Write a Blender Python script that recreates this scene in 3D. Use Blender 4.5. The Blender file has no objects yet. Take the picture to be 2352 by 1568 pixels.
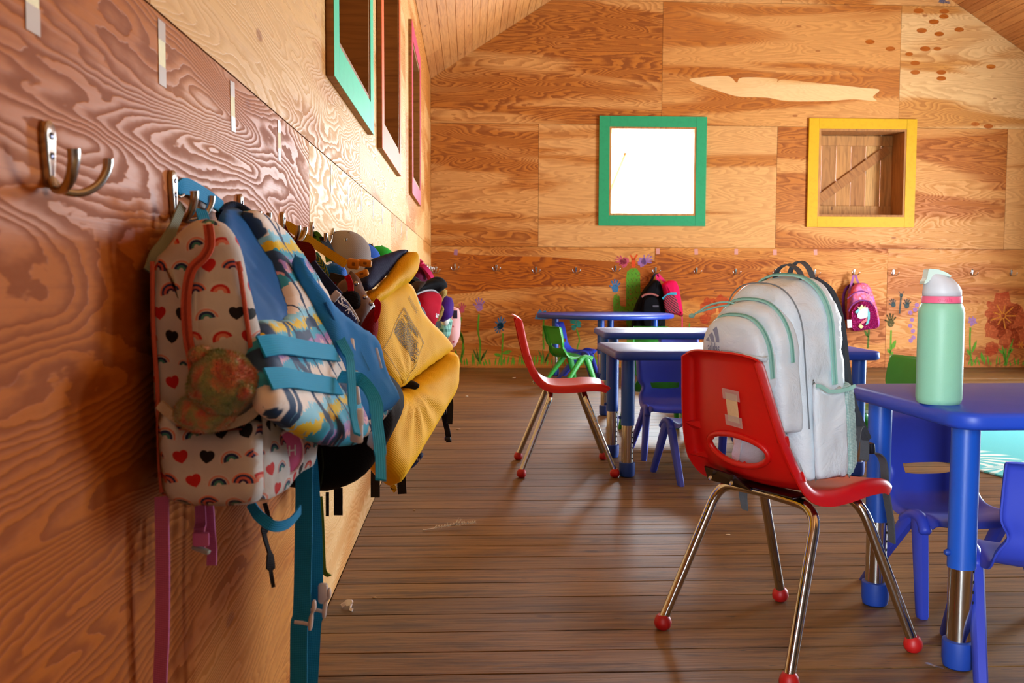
import bpy, bmesh, math, random
from mathutils import Vector, Matrix, noise
from mathutils.geometry import delaunay_2d_cdt
random.seed(7)
sc = bpy.context.scene
COL = sc.collection
R = math.radians

# ------------------------------------------------------------------ camera
CAM = Vector((.386, 0, .89)); FPX = 2200.0
_yaw, _pitch, _roll = R(2.55), R(-3.69), R(.2)
_fw = Vector((math.sin(_yaw)*math.cos(_pitch), math.cos(_yaw)*math.cos(_pitch), math.sin(_pitch)))
_r0 = Vector((math.cos(_yaw), -math.sin(_yaw), 0)); _u0 = _r0.cross(_fw)
_rt = _r0*math.cos(_roll) + _u0*math.sin(_roll); _up = _u0*math.cos(_roll) - _r0*math.sin(_roll)
cd = bpy.data.cameras.new('camera'); cam = bpy.data.objects.new('camera', cd); COL.objects.link(cam)
M3 = Matrix((_rt, _up, -_fw)).transposed()
cam.matrix_world = Matrix.Translation(CAM) @ M3.to_4x4()
cd.sensor_fit = 'HORIZONTAL'; cd.sensor_width = 36; cd.lens = FPX*36/2352; cd.clip_start = .02
cd.dof.use_dof = True; cd.dof.focus_distance = 2.6; cd.dof.aperture_fstop = 10
sc.camera = cam

# ------------------------------------------------------------------ world, daylight, exposure
SKY = 64.0
wd = bpy.data.worlds.new('sky'); sc.world = wd; wd.use_nodes = True
bg = wd.node_tree.nodes['Background']; bg.inputs[0].default_value = (.80, .91, 1, 1); bg.inputs[1].default_value = SKY
def portal(name, loc, rot, w, h):            # helps Cycles sample the sky through an opening
    l = bpy.data.lights.new(name, 'AREA'); l.shape = 'RECTANGLE'; l.size = w; l.size_y = h; l.cycles.is_portal = True
    o = bpy.data.objects.new(name, l); COL.objects.link(o); o.location = loc; o.rotation_euler = rot
WIN_Z0, WIN_Z1 = 1.54, 2.42                  # clear opening of every window
LEFT_WIN = [(2.74, 3.59, 'shut'), (4.16, 5.06, 'shut'), (6.27, 7.14, 'shut')]
BACK_WIN = [(1.785, 2.66, 'open'), (3.91, 4.81, 'shut')]
RIGHT_WIN = [(4.0, 4.9, 'open')]  # unseen window, invented to let daylight in
zc, zh = (WIN_Z0+WIN_Z1)/2, WIN_Z1-WIN_Z0
XR, YB, YF = 6.53, 9.65, -2.6                # right wall, back wall, front wall
portal('daylight', (2.22, YB+.02, zc), (R(-90), 0, 0), .875, zh)
for a, b, s in RIGHT_WIN: portal('daylight', (XR+.02, (a+b)/2, zc), (0, R(90), 0), zh, b-a)
ADDED_SIDE_OPENING = (-2.5, -.55, 2.4)                # unseen doorway added in the left wall for daylight from behind the camera
portal('daylight', (-.02, -1.525, 1.2), (0, R(-90), 0), 2.4, 1.95)
ADDED_RIGHT_OPENING = (5.7, 7.3, 2.1)                       # unseen doorway added in the right wall, placed by shadow directions
portal('daylight', (XR+.02, 6.5, 1.05), (0, R(90), 0), 2.1, 1.6)
vs = sc.view_settings; vs.view_transform = 'Standard'; vs.look = 'None'; vs.gamma = 1; vs.use_curve_mapping = False
vs.exposure = -0.08
sc.cycles.max_bounces = 6; sc.cycles.diffuse_bounces = 2; sc.cycles.glossy_bounces = 3; sc.cycles.adaptive_threshold = .025

# ------------------------------------------------------------------ helpers
def ray(px, py): return _fw + _rt*((px-1176)/FPX) - _up*((py-784)/FPX)
def at(px, py, x=None, y=None, z=None):
    d = ray(px, py)
    t = (x-CAM.x)/d.x if x is not None else (y-CAM.y)/d.y if y is not None else (z-CAM.z)/d.z
    return CAM + d*t
def lin(c): return c/12.92 if c <= .04045 else ((c+.055)/1.055)**2.4
def hx(h, a=1):
    h = h.lstrip('#'); return tuple(lin(int(h[i:i+2], 16)/255) for i in (0, 2, 4)) + (a,)

class NT:
    """small node builder: sockets in, sockets out"""
    def __init__(s, name):
        s.m = bpy.data.materials.new(name); s.m.use_nodes = True; s.t = s.m.node_tree; s.n = s.t.nodes
        s.b = s.n['Principled BSDF']
    def put(s, sock, v):
        if isinstance(v, bpy.types.NodeSocket): s.t.links.new(v, sock)
        elif isinstance(v, (int, float)) and sock.type in ('RGBA', 'VECTOR'):
            sock.default_value = (v, v, v, 1)[:len(sock.default_value)]
        else: sock.default_value = v
    def node(s, typ, ins={}, **kw):
        n = s.n.new(typ)
        for k, v in kw.items(): setattr(n, k, v)
        for k, v in ins.items(): s.put(n.inputs[k], v)
        return n
    def ma(s, op, a, b=0, c=0): return s.node('ShaderNodeMath', {0: a, 1: b, 2: c}, operation=op).outputs[0]
    def add(s, a, b): return s.ma('ADD', a, b)
    def sub(s, a, b): return s.ma('SUBTRACT', a, b)
    def mul(s, a, b): return s.ma('MULTIPLY', a, b)
    def ss(s, a, b, x):
        return s.node('ShaderNodeMapRange', {0: x, 1: a, 2: b, 3: 0., 4: 1.}, interpolation_type='SMOOTHSTEP').outputs[0]
    def mix(s, f, a, b, mode='MIX'):
        n = s.node('ShaderNodeMix', {}, data_type='RGBA', blend_type=mode); s.put(n.inputs[0], f); s.put(n.inputs[6], a); s.put(n.inputs[7], b)
        return n.outputs[2]
    def xyz(s, x, y, z): return s.node('ShaderNodeCombineXYZ', {0: x, 1: y, 2: z}).outputs[0]
    def sep(s, v): o = s.node('ShaderNodeSeparateXYZ', {0: v}).outputs; return o[0], o[1], o[2]
    def noise(s, v, scale=1., detail=2., rough=.5, dist=0.):
        return s.node('ShaderNodeTexNoise', {'Vector': v, 'Scale': scale, 'Detail': detail, 'Roughness': rough, 'Distortion': dist}).outputs[0]
    def voro(s, v, scale=1., feature='F1', rnd=1.):
        return s.node('ShaderNodeTexVoronoi', {'Vector': v, 'Scale': scale, 'Randomness': rnd}, feature=feature).outputs
    def ramp(s, f, stops, interp='LINEAR'):
        n = s.node('ShaderNodeValToRGB', {0: f}); r = n.color_ramp; r.interpolation = interp
        while len(r.elements) < len(stops): r.elements.new(.5)
        for e, (p, c) in zip(r.elements, stops): e.position = p; e.color = c
        return n.outputs[0]
    def obj(s): return s.node('ShaderNodeTexCoord').outputs['Object']
    def uv(s): return s.node('ShaderNodeTexCoord').outputs['UV']
    def info(s): return s.node('ShaderNodeObjectInfo').outputs
    def bump(s, h, strength=.3, dist=.01):
        s.put(s.b.inputs['Normal'], s.node('ShaderNodeBump', {'Height': h, 'Strength': strength, 'Distance': dist}).outputs[0])
    def out(s, col=None, rough=None, metal=None, spec=None):
        for k, v in (('Base Color', col), ('Roughness', rough), ('Metallic', metal), ('Specular IOR Level', spec)):
            if v is not None: s.put(s.b.inputs[k], v)
        return s.m

MATS = {}
def plain(name, col, rough=.5, metal=0, grain=0., gscale=200, spec=.5):
    if name in MATS: return MATS[name]
    t = NT(name); o = t.obj(); c = hx(col) if isinstance(col, str) else col
    n = t.noise(o, gscale, 3)
    t.out(t.mix(n, tuple(v*.9 for v in c[:3])+(1,), tuple(min(1, v*1.08) for v in c[:3])+(1,)), rough, metal, spec)
    if grain: t.bump(n, grain, .002)
    MATS[name] = t.m; return t.m
def cloth(name, col, weave=900, rough=.85, var=.12):
    """woven fabric: fine cross weave relief, soft colour variation"""
    if name in MATS: return MATS[name]
    t = NT(name); o = t.obj(); c = hx(col) if isinstance(col, str) else col
    n = t.noise(o, 14, 4); x, y, z = t.sep(o)
    w = t.mul(t.ma('SINE', t.mul(t.add(x, y), weave)), t.ma('SINE', t.mul(t.sub(z, x), weave)))
    t.out(t.mix(n, tuple(v*(1-var) for v in c[:3])+(1,), tuple(min(1, v*(1+var)) for v in c[:3])+(1,)), rough, 0, .12)
    t.bump(t.add(t.mul(w, .25), t.mul(n, 1.5)), .35, .003)
    t.put(t.b.inputs['Sheen Weight'], .02)
    MATS[name] = t.m; return t.m

def put(ob, label=None, cat=None, group=None, kind=None):
    if label: ob['label'] = label
    if cat: ob['category'] = cat
    if group: ob['group'] = group
    if kind: ob['kind'] = kind
    return ob
def empty(name, loc=(0, 0, 0), rz=0, **kw):
    o = bpy.data.objects.new(name, None); COL.objects.link(o); o.location = loc; o.rotation_euler = (0, 0, rz)
    o.empty_display_size = .05
    return put(o, **kw)
def link(name, me, mat=None, parent=None, loc=None, **kw):
    o = bpy.data.objects.new(name, me); COL.objects.link(o)
    if mat is not None and not me.materials: me.materials.append(mat)
    if parent is not None: o.parent = parent
    if loc is not None: o.location = loc
    return put(o, **kw)
def mesh(name, vs_, fs, smooth=False, uvs=None):
    me = bpy.data.meshes.new(name); me.from_pydata([tuple(v) for v in vs_], [], fs); me.update()
    if smooth: me.shade_smooth()
    if uvs is not None:
        l = me.uv_layers.new(name='UVMap')
        for lp in me.loops: l.data[lp.index].uv = uvs[lp.vertex_index]
    return me
def from_bm(name, bm, smooth=False, angle=None):
    me = bpy.data.meshes.new(name); bmesh.ops.recalc_face_normals(bm, faces=bm.faces[:]); bm.to_mesh(me); bm.free()
    if smooth: me.shade_smooth()
    if angle: me.set_sharp_from_angle(angle=R(angle))
    return me
def boxes(name, lst, bevel=0):
    """one mesh out of axis-aligned boxes ((x0,x1),(y0,y1),(z0,z1))"""
    bm = bmesh.new()
    for (a, b), (c, d), (e, f) in lst:
        v = [bm.verts.new(p) for p in ((a,c,e),(b,c,e),(b,d,e),(a,d,e),(a,c,f),(b,c,f),(b,d,f),(a,d,f))]
        for q in ((0,3,2,1),(4,5,6,7),(0,1,5,4),(1,2,6,5),(2,3,7,6),(3,0,4,7)): bm.faces.new([v[i] for i in q])
    if bevel: bmesh.ops.bevel(bm, geom=bm.edges[:], offset=bevel, segments=2, profile=.6, affect='EDGES')
    return from_bm(name, bm)
def cbox(name, sx, sy, sz, bevel=0, seg=2):
    bm = bmesh.new(); bmesh.ops.create_cube(bm, size=1)
    for v in bm.verts: v.co = Vector((v.co.x*sx, v.co.y*sy, v.co.z*sz))
    if bevel: bmesh.ops.bevel(bm, geom=bm.edges[:], offset=bevel, segments=seg, profile=.5, affect='EDGES')
    return from_bm(name, bm, bool(bevel), 35 if bevel else None)
def smooth_path(pts, n=8, closed=False):
    """Catmull-Rom through points"""
    P = [Vector(p) for p in pts]; out = []
    m = len(P)
    for i in range(m if closed else m-1):
        a, b, c, d = (P[(i-1) % m], P[i], P[(i+1) % m], P[(i+2) % m]) if closed else (P[max(i-1, 0)], P[i], P[i+1], P[min(i+2, m-1)])
        for k in range(n):
            t = k/n
            out.append(.5*((2*b)+(c-a)*t+(2*a-5*b+4*c-d)*t*t+(3*b-a-3*c+d)*t**3))
    if not closed: out.append(P[-1])
    return out
def frames(path, up=Vector((0, 0, 1))):
    T = [(path[min(i+1, len(path)-1)]-path[max(i-1, 0)]).normalized() for i in range(len(path))]
    n = up - T[0]*up.dot(T[0])
    if n.length < 1e-4: n = Vector((1, 0, 0)) - T[0]*T[0].x
    n.normalize(); out = []
    for i, t in enumerate(T):
        n = n - t*n.dot(t); n.normalize(); out.append((t, n.copy(), t.cross(n)))
    return out
def tube(name, path, rad, seg=12, cap=True, flat=1.0, up=Vector((0, 0, 1))):
    path = [Vector(p) for p in path]; fr = frames(path, up); vs_ = []; fs = []
    for i, p in enumerate(path):
        r = rad[i] if isinstance(rad, (list, tuple)) else rad
        _, n, b = fr[i]
        for k in range(seg):
            a = 2*math.pi*k/seg; vs_.append(p + n*(r*math.cos(a)*flat) + b*(r*math.sin(a)))
    for i in range(len(path)-1):
        for k in range(seg): fs.append((i*seg+k, i*seg+(k+1) % seg, (i+1)*seg+(k+1) % seg, (i+1)*seg+k))
    if cap: fs.append(tuple(range(seg))[::-1]); fs.append(tuple((len(path)-1)*seg+k for k in range(seg)))
    me = mesh(name, vs_, fs, True); me.set_sharp_from_angle(angle=R(60)); return me
def ribbon(name, path, width, thick=.002, wdir=None, wdirs=None):
    """flat webbing swept along a path; width lies along wdir"""
    path = [Vector(p) for p in path]; vs_ = []; fs = []; uv = []; L = 0
    for i, p in enumerate(path):
        T = (path[min(i+1, len(path)-1)]-path[max(i-1, 0)]).normalized()
        w = Vector(wdirs[i] if wdirs else wdir); w = (w - T*w.dot(T)).normalized(); n = T.cross(w)
        if i: L += (p-path[i-1]).length
        wd_ = width[i] if isinstance(width, (list, tuple)) else width
        for s_, q in ((-1, -1), (1, -1), (1, 1), (-1, 1)): vs_.append(p + w*(s_*wd_/2) + n*(q*thick/2)); uv.append((s_*wd_/2, L))
    for i in range(len(path)-1):
        for k in range(4): fs.append((i*4+k, i*4+(k+1) % 4, (i+1)*4+(k+1) % 4, (i+1)*4+k))
    fs.append((3, 2, 1, 0)); e = (len(path)-1)*4; fs.append((e, e+1, e+2, e+3))
    me = mesh(name, vs_, fs, True, uv); me.set_sharp_from_angle(angle=R(50)); return me
def lerp_dirs(a, b, n): a, b = Vector(a), Vector(b); return [a.lerp(b, i/(n-1)) for i in range(n)]
def lathe(name, prof, seg=32, cap=True):
    vs_ = []; fs = []
    for r, z in prof:
        for k in range(seg): a = 2*math.pi*k/seg; vs_.append((r*math.cos(a), r*math.sin(a), z))
    for i in range(len(prof)-1):
        for k in range(seg): fs.append((i*seg+k, i*seg+(k+1) % seg, (i+1)*seg+(k+1) % seg, (i+1)*seg+k))
    if cap: fs.append(tuple(range(seg))[::-1]); fs.append(tuple((len(prof)-1)*seg+k for k in range(seg)))
    me = mesh(name, vs_, fs, True); me.set_sharp_from_angle(angle=R(40)); return me
def copy_tree(o, parent=None):
    c = o.copy(); COL.objects.link(c); c.parent = parent
    for ch in list(o.children): copy_tree(ch, c)
    return c
ORD = ['first', 'second', 'third', 'fourth', 'fifth', 'sixth', 'seventh', 'eighth', 'ninth', 'tenth', 'eleventh', 'twelfth', 'thirteenth',
       'fourteenth', 'fifteenth', 'sixteenth', 'seventeenth', 'eighteenth', 'nineteenth', 'twentieth', 'twenty-first', 'twenty-second', 'twenty-third', 'twenty-fourth', 'twenty-fifth']

# ------------------------------------------------------------------ wood
def plywood(name, axis, K=50, WB=2.0, SP=.13):
    """rotary-cut fir: contour grain, dark heartwood bands with wavy edges; object colour R = paleness, G = grain strength, B = band amount"""
    t = NT(name); x, y, z = t.sep(t.obj()); inf = t.info(); rnd = t.mul(inf['Random'], 60)
    u = x if axis == 'x' else y
    cr = t.node('ShaderNodeSeparateColor', {0: inf['Color']}).outputs
    big = t.noise(t.xyz(t.mul(u, .42), t.mul(z, 3.1), rnd), 1, 2.5, .5, .55)
    fld = t.noise(t.xyz(t.mul(u, .8), t.mul(z, 4.6), t.add(rnd, 9)), 1, 2.2, .45, .5)
    wob = t.noise(t.xyz(t.mul(u, 9), t.mul(z, 26), rnd), 1, 3, .6)
    c = t.add(t.mul(fld, K), t.mul(wob, WB))
    fr = t.ma('FRACT', c)
    ring = t.mul(t.ss(.12, .85, fr), t.ss(1.0, .9, fr))
    fine = t.noise(t.xyz(t.mul(u, 5), t.mul(z, 190), rnd), 1, 2, .6)
    heart = t.ss(.44, .57, t.add(big, t.mul(t.sub(cr[2], .5), .35)))
    pale = t.mix(cr[0], hx('#CE8230'), hx('#EAC288'))
    deep = t.mix(cr[0], hx('#B25C10'), hx('#D2944C'))
    base = t.mix(heart, pale, deep)
    rs = t.mul(ring, t.mul(cr[1], t.add(.42, t.mul(heart, .58))))
    dark = t.mix(cr[0], hx('#7e3604'), hx('#AE7036'))
    col = t.mix(rs, base, dark)
    col = t.mix(t.mul(t.ss(.5, .75, fine), .22), col, dark)
    spot = t.voro(t.xyz(t.mul(u, 2.2), t.mul(z, 5.5), rnd), 1)[0]
    col = t.mix(t.mul(t.ss(.075, .045, spot), .7), col, hx('#8a4416'))
    patch = t.noise(t.xyz(t.mul(u, .8), t.mul(z, .9), t.add(rnd, 31)), 1, 3)
    col = t.mix(t.mul(t.ss(.45, .7, patch), .25), col, t.mix(.5, col, hx('#E0A060')))
    rough = t.add(.42, t.mul(ring, .22))
    t.out(col, rough, 0, SP)
    t.bump(t.add(t.mul(ring, -.6), t.mul(fine, .5)), .35, .0015)
    return t.m
PLY_X, PLY_Y = plywood('fir plywood across', 'x', 30, 1.1, .2), plywood('fir plywood along', 'y')
def boards(name, axis, cols, knots='#5a2408', rough=.5, stretch=70, worn=0.):
    t = NT(name); x, y, z = t.sep(t.obj()); inf = t.info(); rnd = t.mul(inf['Random'], 90)
    u, v = (x, y) if axis == 'x' else (y, x)
    if axis == 'z': u, v, z = z, x, y
    w = t.noise(t.xyz(t.mul(u, 1.1), t.mul(v, 9), t.add(rnd, t.mul(z, 9))), 1, 2, .5, .3)
    g = t.noise(t.xyz(t.mul(u, 2.2), t.mul(v, stretch), t.add(rnd, t.mul(z, stretch))), 1, 4, .65)
    rings = t.ma('SINE', t.mul(w, 60))
    base = t.ramp(inf['Random'], [(0, hx(cols[0])), (.35, hx(cols[1])), (.7, hx(cols[2])), (1, hx(cols[3]))])
    col = t.mix(t.mul(t.ss(.45, .72, g), .55), base, hx(knots))
    col = t.mix(t.mul(t.ss(.2, 1, rings), .22), col, hx(knots))
    k = t.voro(t.xyz(t.mul(u, 3.1), t.mul(v, 7), rnd), 1)[0]
    col = t.mix(t.mul(t.ss(.09, .05, k), .8), col, hx(knots))
    h = t.mul(g, -.7)
    r = t.add(rough, t.mul(g, .2))
    if worn:
        st = t.noise(t.xyz(t.mul(u, 2.2), t.mul(v, 22), t.add(rnd, 40)), 1, 6, .75)
        col = t.mix(t.mul(t.ss(.46, .66, st), worn), col, hx('#2e1a0c'))
        fl = t.noise(t.xyz(t.mul(u, 15), t.mul(v, 130), rnd), 1, 2)
        col = t.mix(t.mul(t.ss(.7, .76, fl), .9), col, hx('#1d0f06'))
    t.out(col, r, 0, .5); t.bump(h, .6 if worn else .35, .004 if worn else .0025)
    return t.m
FLOOR = boards('worn floor planks', 'x', ('#6a4a22', '#866030', '#725024', '#946e3a'), '#42240a', .39, 90, .75)
CEIL = boards('pine ceiling boards', 'y', ('#C98648', '#D3924F', '#B9743A', '#D89C58'), '#8a4a1c', .5, 60)
CEDAR = boards('cedar shutter boards', 'z', ('#B8783A', '#C88A46', '#A86A30', '#D09A56'), '#6b3c14', .6, 40)
JAMB = boards('oiled jamb boards', 'x', ('#a06c30', '#ac7636', '#946028', '#b27e40'), '#6a4014', .45, 40)
DARK = plain('dark gap behind panels', '#2a1608', .9)

# ------------------------------------------------------------------ room shell
def cells(u0, u1, v0, v1, holes):
    us = sorted({u0, u1, *[min(max(h, u0), u1) for H in holes for h in H[:2]]}); vv = sorted({v0, v1, *[min(max(h, v0), v1) for H in holes for h in H[2:]]})
    out = []
    for a, b in zip(us, us[1:]):
        for c, d in zip(vv, vv[1:]):
            m, n = (a+b)/2, (c+d)/2
            if not any(H[0] < m < H[1] and H[2] < n < H[3] for H in holes): out.append((a, b, c, d))
    return out
EAVE, APEX = 2.87, 2.87+.655*XR/2
SL = .655
def roofz(x): return EAVE + SL*(x if x < XR/2 else XR-x)

# left wall: backing with openings, panels on top of it
lh = [(a, b, WIN_Z0, WIN_Z1) for a, b, _ in LEFT_WIN] + [(ADDED_SIDE_OPENING[0], ADDED_SIDE_OPENING[1], 0, ADDED_SIDE_OPENING[2])]
wall_left = link('wall_left', boxes('wall_left', [((-.2, -.018), (a, b), (c, d)) for a, b, c, d in cells(YF, YB, -.1, EAVE, lh)]), DARK, kind='structure')
def panel(parent, axis, fixed, a, b, c, d, holes, color):
    g = .0015
    ctr = Vector((fixed, (a+b)/2, (c+d)/2)) if axis == 'y' else Vector(((a+b)/2, fixed, (c+d)/2))
    L = []
    for p, q, r, s in cells(a+g, b-g, c+g, d-g, holes):
        L.append(((-.016, 0), (p-ctr.y, q-ctr.y), (r-ctr.z, s-ctr.z)) if axis == 'y' else ((p-ctr.x, q-ctr.x), (0, .016), (r-ctr.z, s-ctr.z)))
    o = link('panel', boxes('panel', L), PLY_Y if axis == 'y' else PLY_X, parent, ctr)
    o.color = (*color, 1); return o
LP = [(0, 1.22, [YF, -.1, 2.346, 4.75, 7.19, YB], [(.05, .75, .8), (.08, .75, .7), (.88, .45, .2), (.8, .5, .28), (.6, .6, .45)]),
      (1.22, 2.44, [YF, -1.25, 1.2, 3.41, 5.87, 8.31, YB], [(.2, .8, .5), (.35, .9, .4), (.7, .55, .25), (.7, .55, .3), (.55, .6, .45), (.4, .6, .5)]),
      (2.44, EAVE, [YF, -.1, 2.346, 4.75, 7.19, YB], [(.5, .6, .5)]*5)]
for z0, z1, js, cs in LP:
    for a, b, c in zip(js, js[1:], cs): panel(wall_left, 'y', 0, a, b, z0, z1, lh, c)
# back wall with gable
bh = [(a, b, WIN_Z0, WIN_Z1) for a, b, _ in BACK_WIN]
wall_back = link('wall_back', boxes('wall_back', [((a, b), (YB+.018, YB+.2), (c, d)) for a, b, c, d in cells(-.2, XR+.2, -.1, EAVE, bh)]), DARK, kind='structure')
def clip(poly, f):
    out = []
    for i, p in enumerate(poly):
        q = poly[(i+1) % len(poly)]; a, b = f(p), f(q)
        if a >= 0: out.append(p)
        if a*b < 0: t = a/(a-b); out.append((p[0]+(q[0]-p[0])*t, p[1]+(q[1]-p[1])*t))
    return out
def gable_panel(parent, y0, y1, a, b, c, d, color, mat=None, ext=0):
    g = .0015
    poly = [(a+g, c+g), (b-g, c+g), (b-g, d-g), (a+g, d-g)]
    poly = clip(poly, lambda p: EAVE+ext+SL*p[0]-p[1]); poly = clip(poly, lambda p: EAVE+ext+SL*(XR-p[0])-p[1])
    if len(poly) < 3: return
    cx = sum(p[0] for p in poly)/len(poly); cz = sum(p[1] for p in poly)/len(poly); n = len(poly)
    vs_ = [(p[0]-cx, 0, p[1]-cz) for p in poly] + [(p[0]-cx, y1-y0, p[1]-cz) for p in poly]
    fs = [tuple(range(n)), tuple(range(2*n-1, n-1, -1))] + [(i, i+n, (i+1) % n+n, (i+1) % n) for i in range(n)]
    o = link('panel', mesh('panel', vs_, fs), mat or PLY_X, parent, (cx, y0, cz)); o.color = (*color, 1); return o
xs1 = [0, 2.26, 4.66, XR]; xs2 = [0, 1.075, 3.49, 5.87, XR]; xs3 = [0, 2.31, 4.73, XR]; xs4 = [0, 1.08, 3.5, 5.9, XR]
for js, z0, z1, cs in ((xs1, 0, 1.22, [(.22, 1., .5), (.1, 1., .62), (.15, .8, .55)]), (xs2, 1.22, 2.44, [(.3, 1., .5), (.4, .7, .35), (.25, .9, .5), (.4, .7, .4)])):
    for a, b, c in zip(js, js[1:], cs): panel(wall_back, 'x', YB, a, b, z0, z1, bh, c)
for js, z0, z1, cs in ((xs3, 2.44, 3.655, [(.3, 1.1, .5), (.25, .7, .55), (.85, .8, .35)]), (xs4, 3.655, 4.87, [(.4, .8, .4)]*4), (xs3, 4.87, 6.1, [(.4, .8, .4)]*3)):
    for a, b, c in zip(js, js[1:], cs): gable_panel(wall_back, YB, YB+.016, a, b, z0, z1, c)
gb = gable_panel(wall_back, YB+.018, YB+.2, -.2, XR+.2, EAVE, 6.2, (.3, .5, .5), DARK, .12); gb.name = 'gable_backing'
# the pale sapwood patch in the panel over the windows, and knots plugs of the pale panel
def decal(name, poly, mat, parent, yy=YB-.0006, xx=None, th=None):
    me = mesh(name, [(p[0], yy, p[1]) for p in poly] if xx is None else [(xx, p[0], p[1]) for p in poly], [tuple(range(len(poly)))])
    return link(name, me, mat, parent)
# right wall and front wall (unseen, darkened to cut bounce, openings invented for daylight)
LOW_BOUNCE = boards('dark low bounce boards', 'x', ('#3a2414', '#452b18', '#332010', '#4a301c'), '#1c1008', .6, 40)
rh = [(a, b, WIN_Z0, WIN_Z1) for a, b, _ in RIGHT_WIN] + [(ADDED_RIGHT_OPENING[0], ADDED_RIGHT_OPENING[1], 0, ADDED_RIGHT_OPENING[2])]
wr = link('wall_right', boxes('wall_right', [((XR, XR+.2), (a, b), (c, d)) for a, b, c, d in cells(YF, YB, -.1, EAVE, rh)]), LOW_BOUNCE, kind='structure'); wr.color = (.4, .8, .5, 1)
wf = link('wall_front', boxes('wall_front', [((a, b), (YF-.2, YF), (c, d)) for a, b, c, d in cells(-.2, XR+.2, -.1, EAVE, [])]), LOW_BOUNCE, kind='structure'); wf.color = (.4, .8, .5, 1)
gf = gable_panel(wf, YF-.2, YF, -.2, XR+.2, EAVE, 6.2, (.4, .8, .5), LOW_BOUNCE, .12); gf.name = 'gable_panel'
blocker = link('light_blocker', boxes('light_blocker', [((.0005, .17), (-.54, -.42), (0, EAVE))], .006), LOW_BOUNCE, kind='structure')   # unseen upright added to keep the side opening's light off the hung bags
# floor planks, running across the room
floor = link('floor', boxes('floor', [((-.2, XR+.2), (YF-.2, YB+.2), (-.16, -.032))]), DARK, kind='structure')
y = YF; k = 0; W = .131; pm = {}; pd_ = {}
def pmd(key):                                # unseen planks behind the camera, darkened to cut bounced light
    if key not in pd_: pd_[key] = pm[key].copy(); pd_[key].materials.clear()
    return pd_[key]
while y < YB-.01:
    w = min(W, YB-y); j = random.uniform(1.2, 5.2) if k % 2 else None
    for a, b in ([(0, XR)] if j is None else [(0, j), (j, XR)]):
        key = (round(b-a, 3), round(w, 3))
        if key not in pm: pm[key] = boxes('plank', [((-(b-a)/2+.0008, (b-a)/2-.0008), (-w/2+.002, w/2-.002), (-.03, 0))], .0015)
        link('plank', pm[key] if y > -.5 else pmd(key), FLOOR if y > -.5 else LOW_BOUNCE, floor, ((a+b)/2, y+w/2, random.uniform(-.0009, 0)))
    y += w; k += 1
# ceiling boards, running along the room, two slopes
ceiling = link('ceiling', mesh('ceiling', [(-.3, YF-.2, EAVE-.3*SL+.06), (XR/2, YF-.2, APEX+.06), (XR/2, YB+.2, APEX+.06), (-.3, YB+.2, EAVE-.3*SL+.06), (XR+.3, YF-.2, EAVE-.3*SL+.06), (XR+.3, YB+.2, EAVE-.3*SL+.06)],
               [(0, 1, 2, 3), (1, 4, 5, 2)]), DARK, kind='structure')
ang = math.atan(SL); ln = XR/2/math.cos(ang); nb = 24; bw = ln/nb
def vboard(w, L):
    """ceiling board with a V-groove down its middle"""
    h = w/2-.001; pr = [(-h, .016), (-h, .003), (-h+.003, 0), (-.003, 0), (0, .003), (.003, 0), (h-.003, 0), (h, .003), (h, .016)]
    vs_ = [(p[0], s, p[1]) for s in (-L/2, L/2) for p in pr]; n = len(pr)
    return mesh('board', vs_, [(i, i+1, n+i+1, n+i) for i in range(n-1)] + [(0, n, 2*n-1, n-1), tuple(range(n))[::-1], tuple(range(n, 2*n))])
bl = {}
for side in (0, 1):
    for i in range(nb):
        d = (i+.5)*bw; x = d*math.cos(ang); z = EAVE + d*math.sin(ang)
        cuts = [YF] + sorted(random.uniform(YF+.5, YB-.4) for _ in range(1 if i % 2 else 2)) + [YB]
        for a, b in zip(cuts, cuts[1:]):
            L = round(b-a, 2)
            if L not in bl: bl[L] = vboard(bw, L-.001)
            o = link('board', bl[L], CEIL, ceiling, (x if side == 0 else XR-x, (a+b)/2, z)); o.rotation_euler = (0, -ang if side == 0 else ang, 0)
# baseboard-less wall foot: nothing to add; windows next
def paint(name, col):
    if name in MATS: return MATS[name]
    t = NT(name); x, y, z = t.sep(t.obj()); c = hx(col)
    n = t.noise(t.xyz(t.mul(x, 25), t.mul(y, 25), t.mul(z, 25)), 1, 5, .7); g = t.noise(t.xyz(t.mul(x, 8), t.mul(y, 8), t.mul(z, 160)), 1, 3)
    col = t.mix(t.mul(t.ss(.45, .7, n), .35), c, tuple(v*.72 for v in c[:3])+(1,))
    t.out(col, .5, 0, .25); t.bump(t.add(g, n), .2, .001); MATS[name] = t.m; return t.m
def shutter(name, w, h, rising):
    """ledged and braced shutter in its own XZ plane, inside face towards -Y"""
    s = empty(name); n = 6; bwid = w/n
    for i in range(n):
        link('plank', boxes('plank', [((-w/2+i*bwid+.0017, -w/2+(i+1)*bwid-.0017), (0, .02), (-h/2, h/2))], .002), CEDAR, s)
    for zz in (-h/2+.1, h/2-.1): link('ledge', boxes('ledge', [((-w/2+.045, w/2-.045), (-.025, -.001), (zz-.05, zz+.05))], .004), CEDAR, s)
    L = math.hypot(w-.1, h-.3); b = link('brace', boxes('brace', [((-L/2+.05, L/2-.05), (-.024, -.0015), (-.048, .048))], .004), CEDAR, s)
    b.rotation_euler = (0, -math.atan2(h-.3, w-.1)*(1 if rising else -1), 0)
    return s
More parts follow.
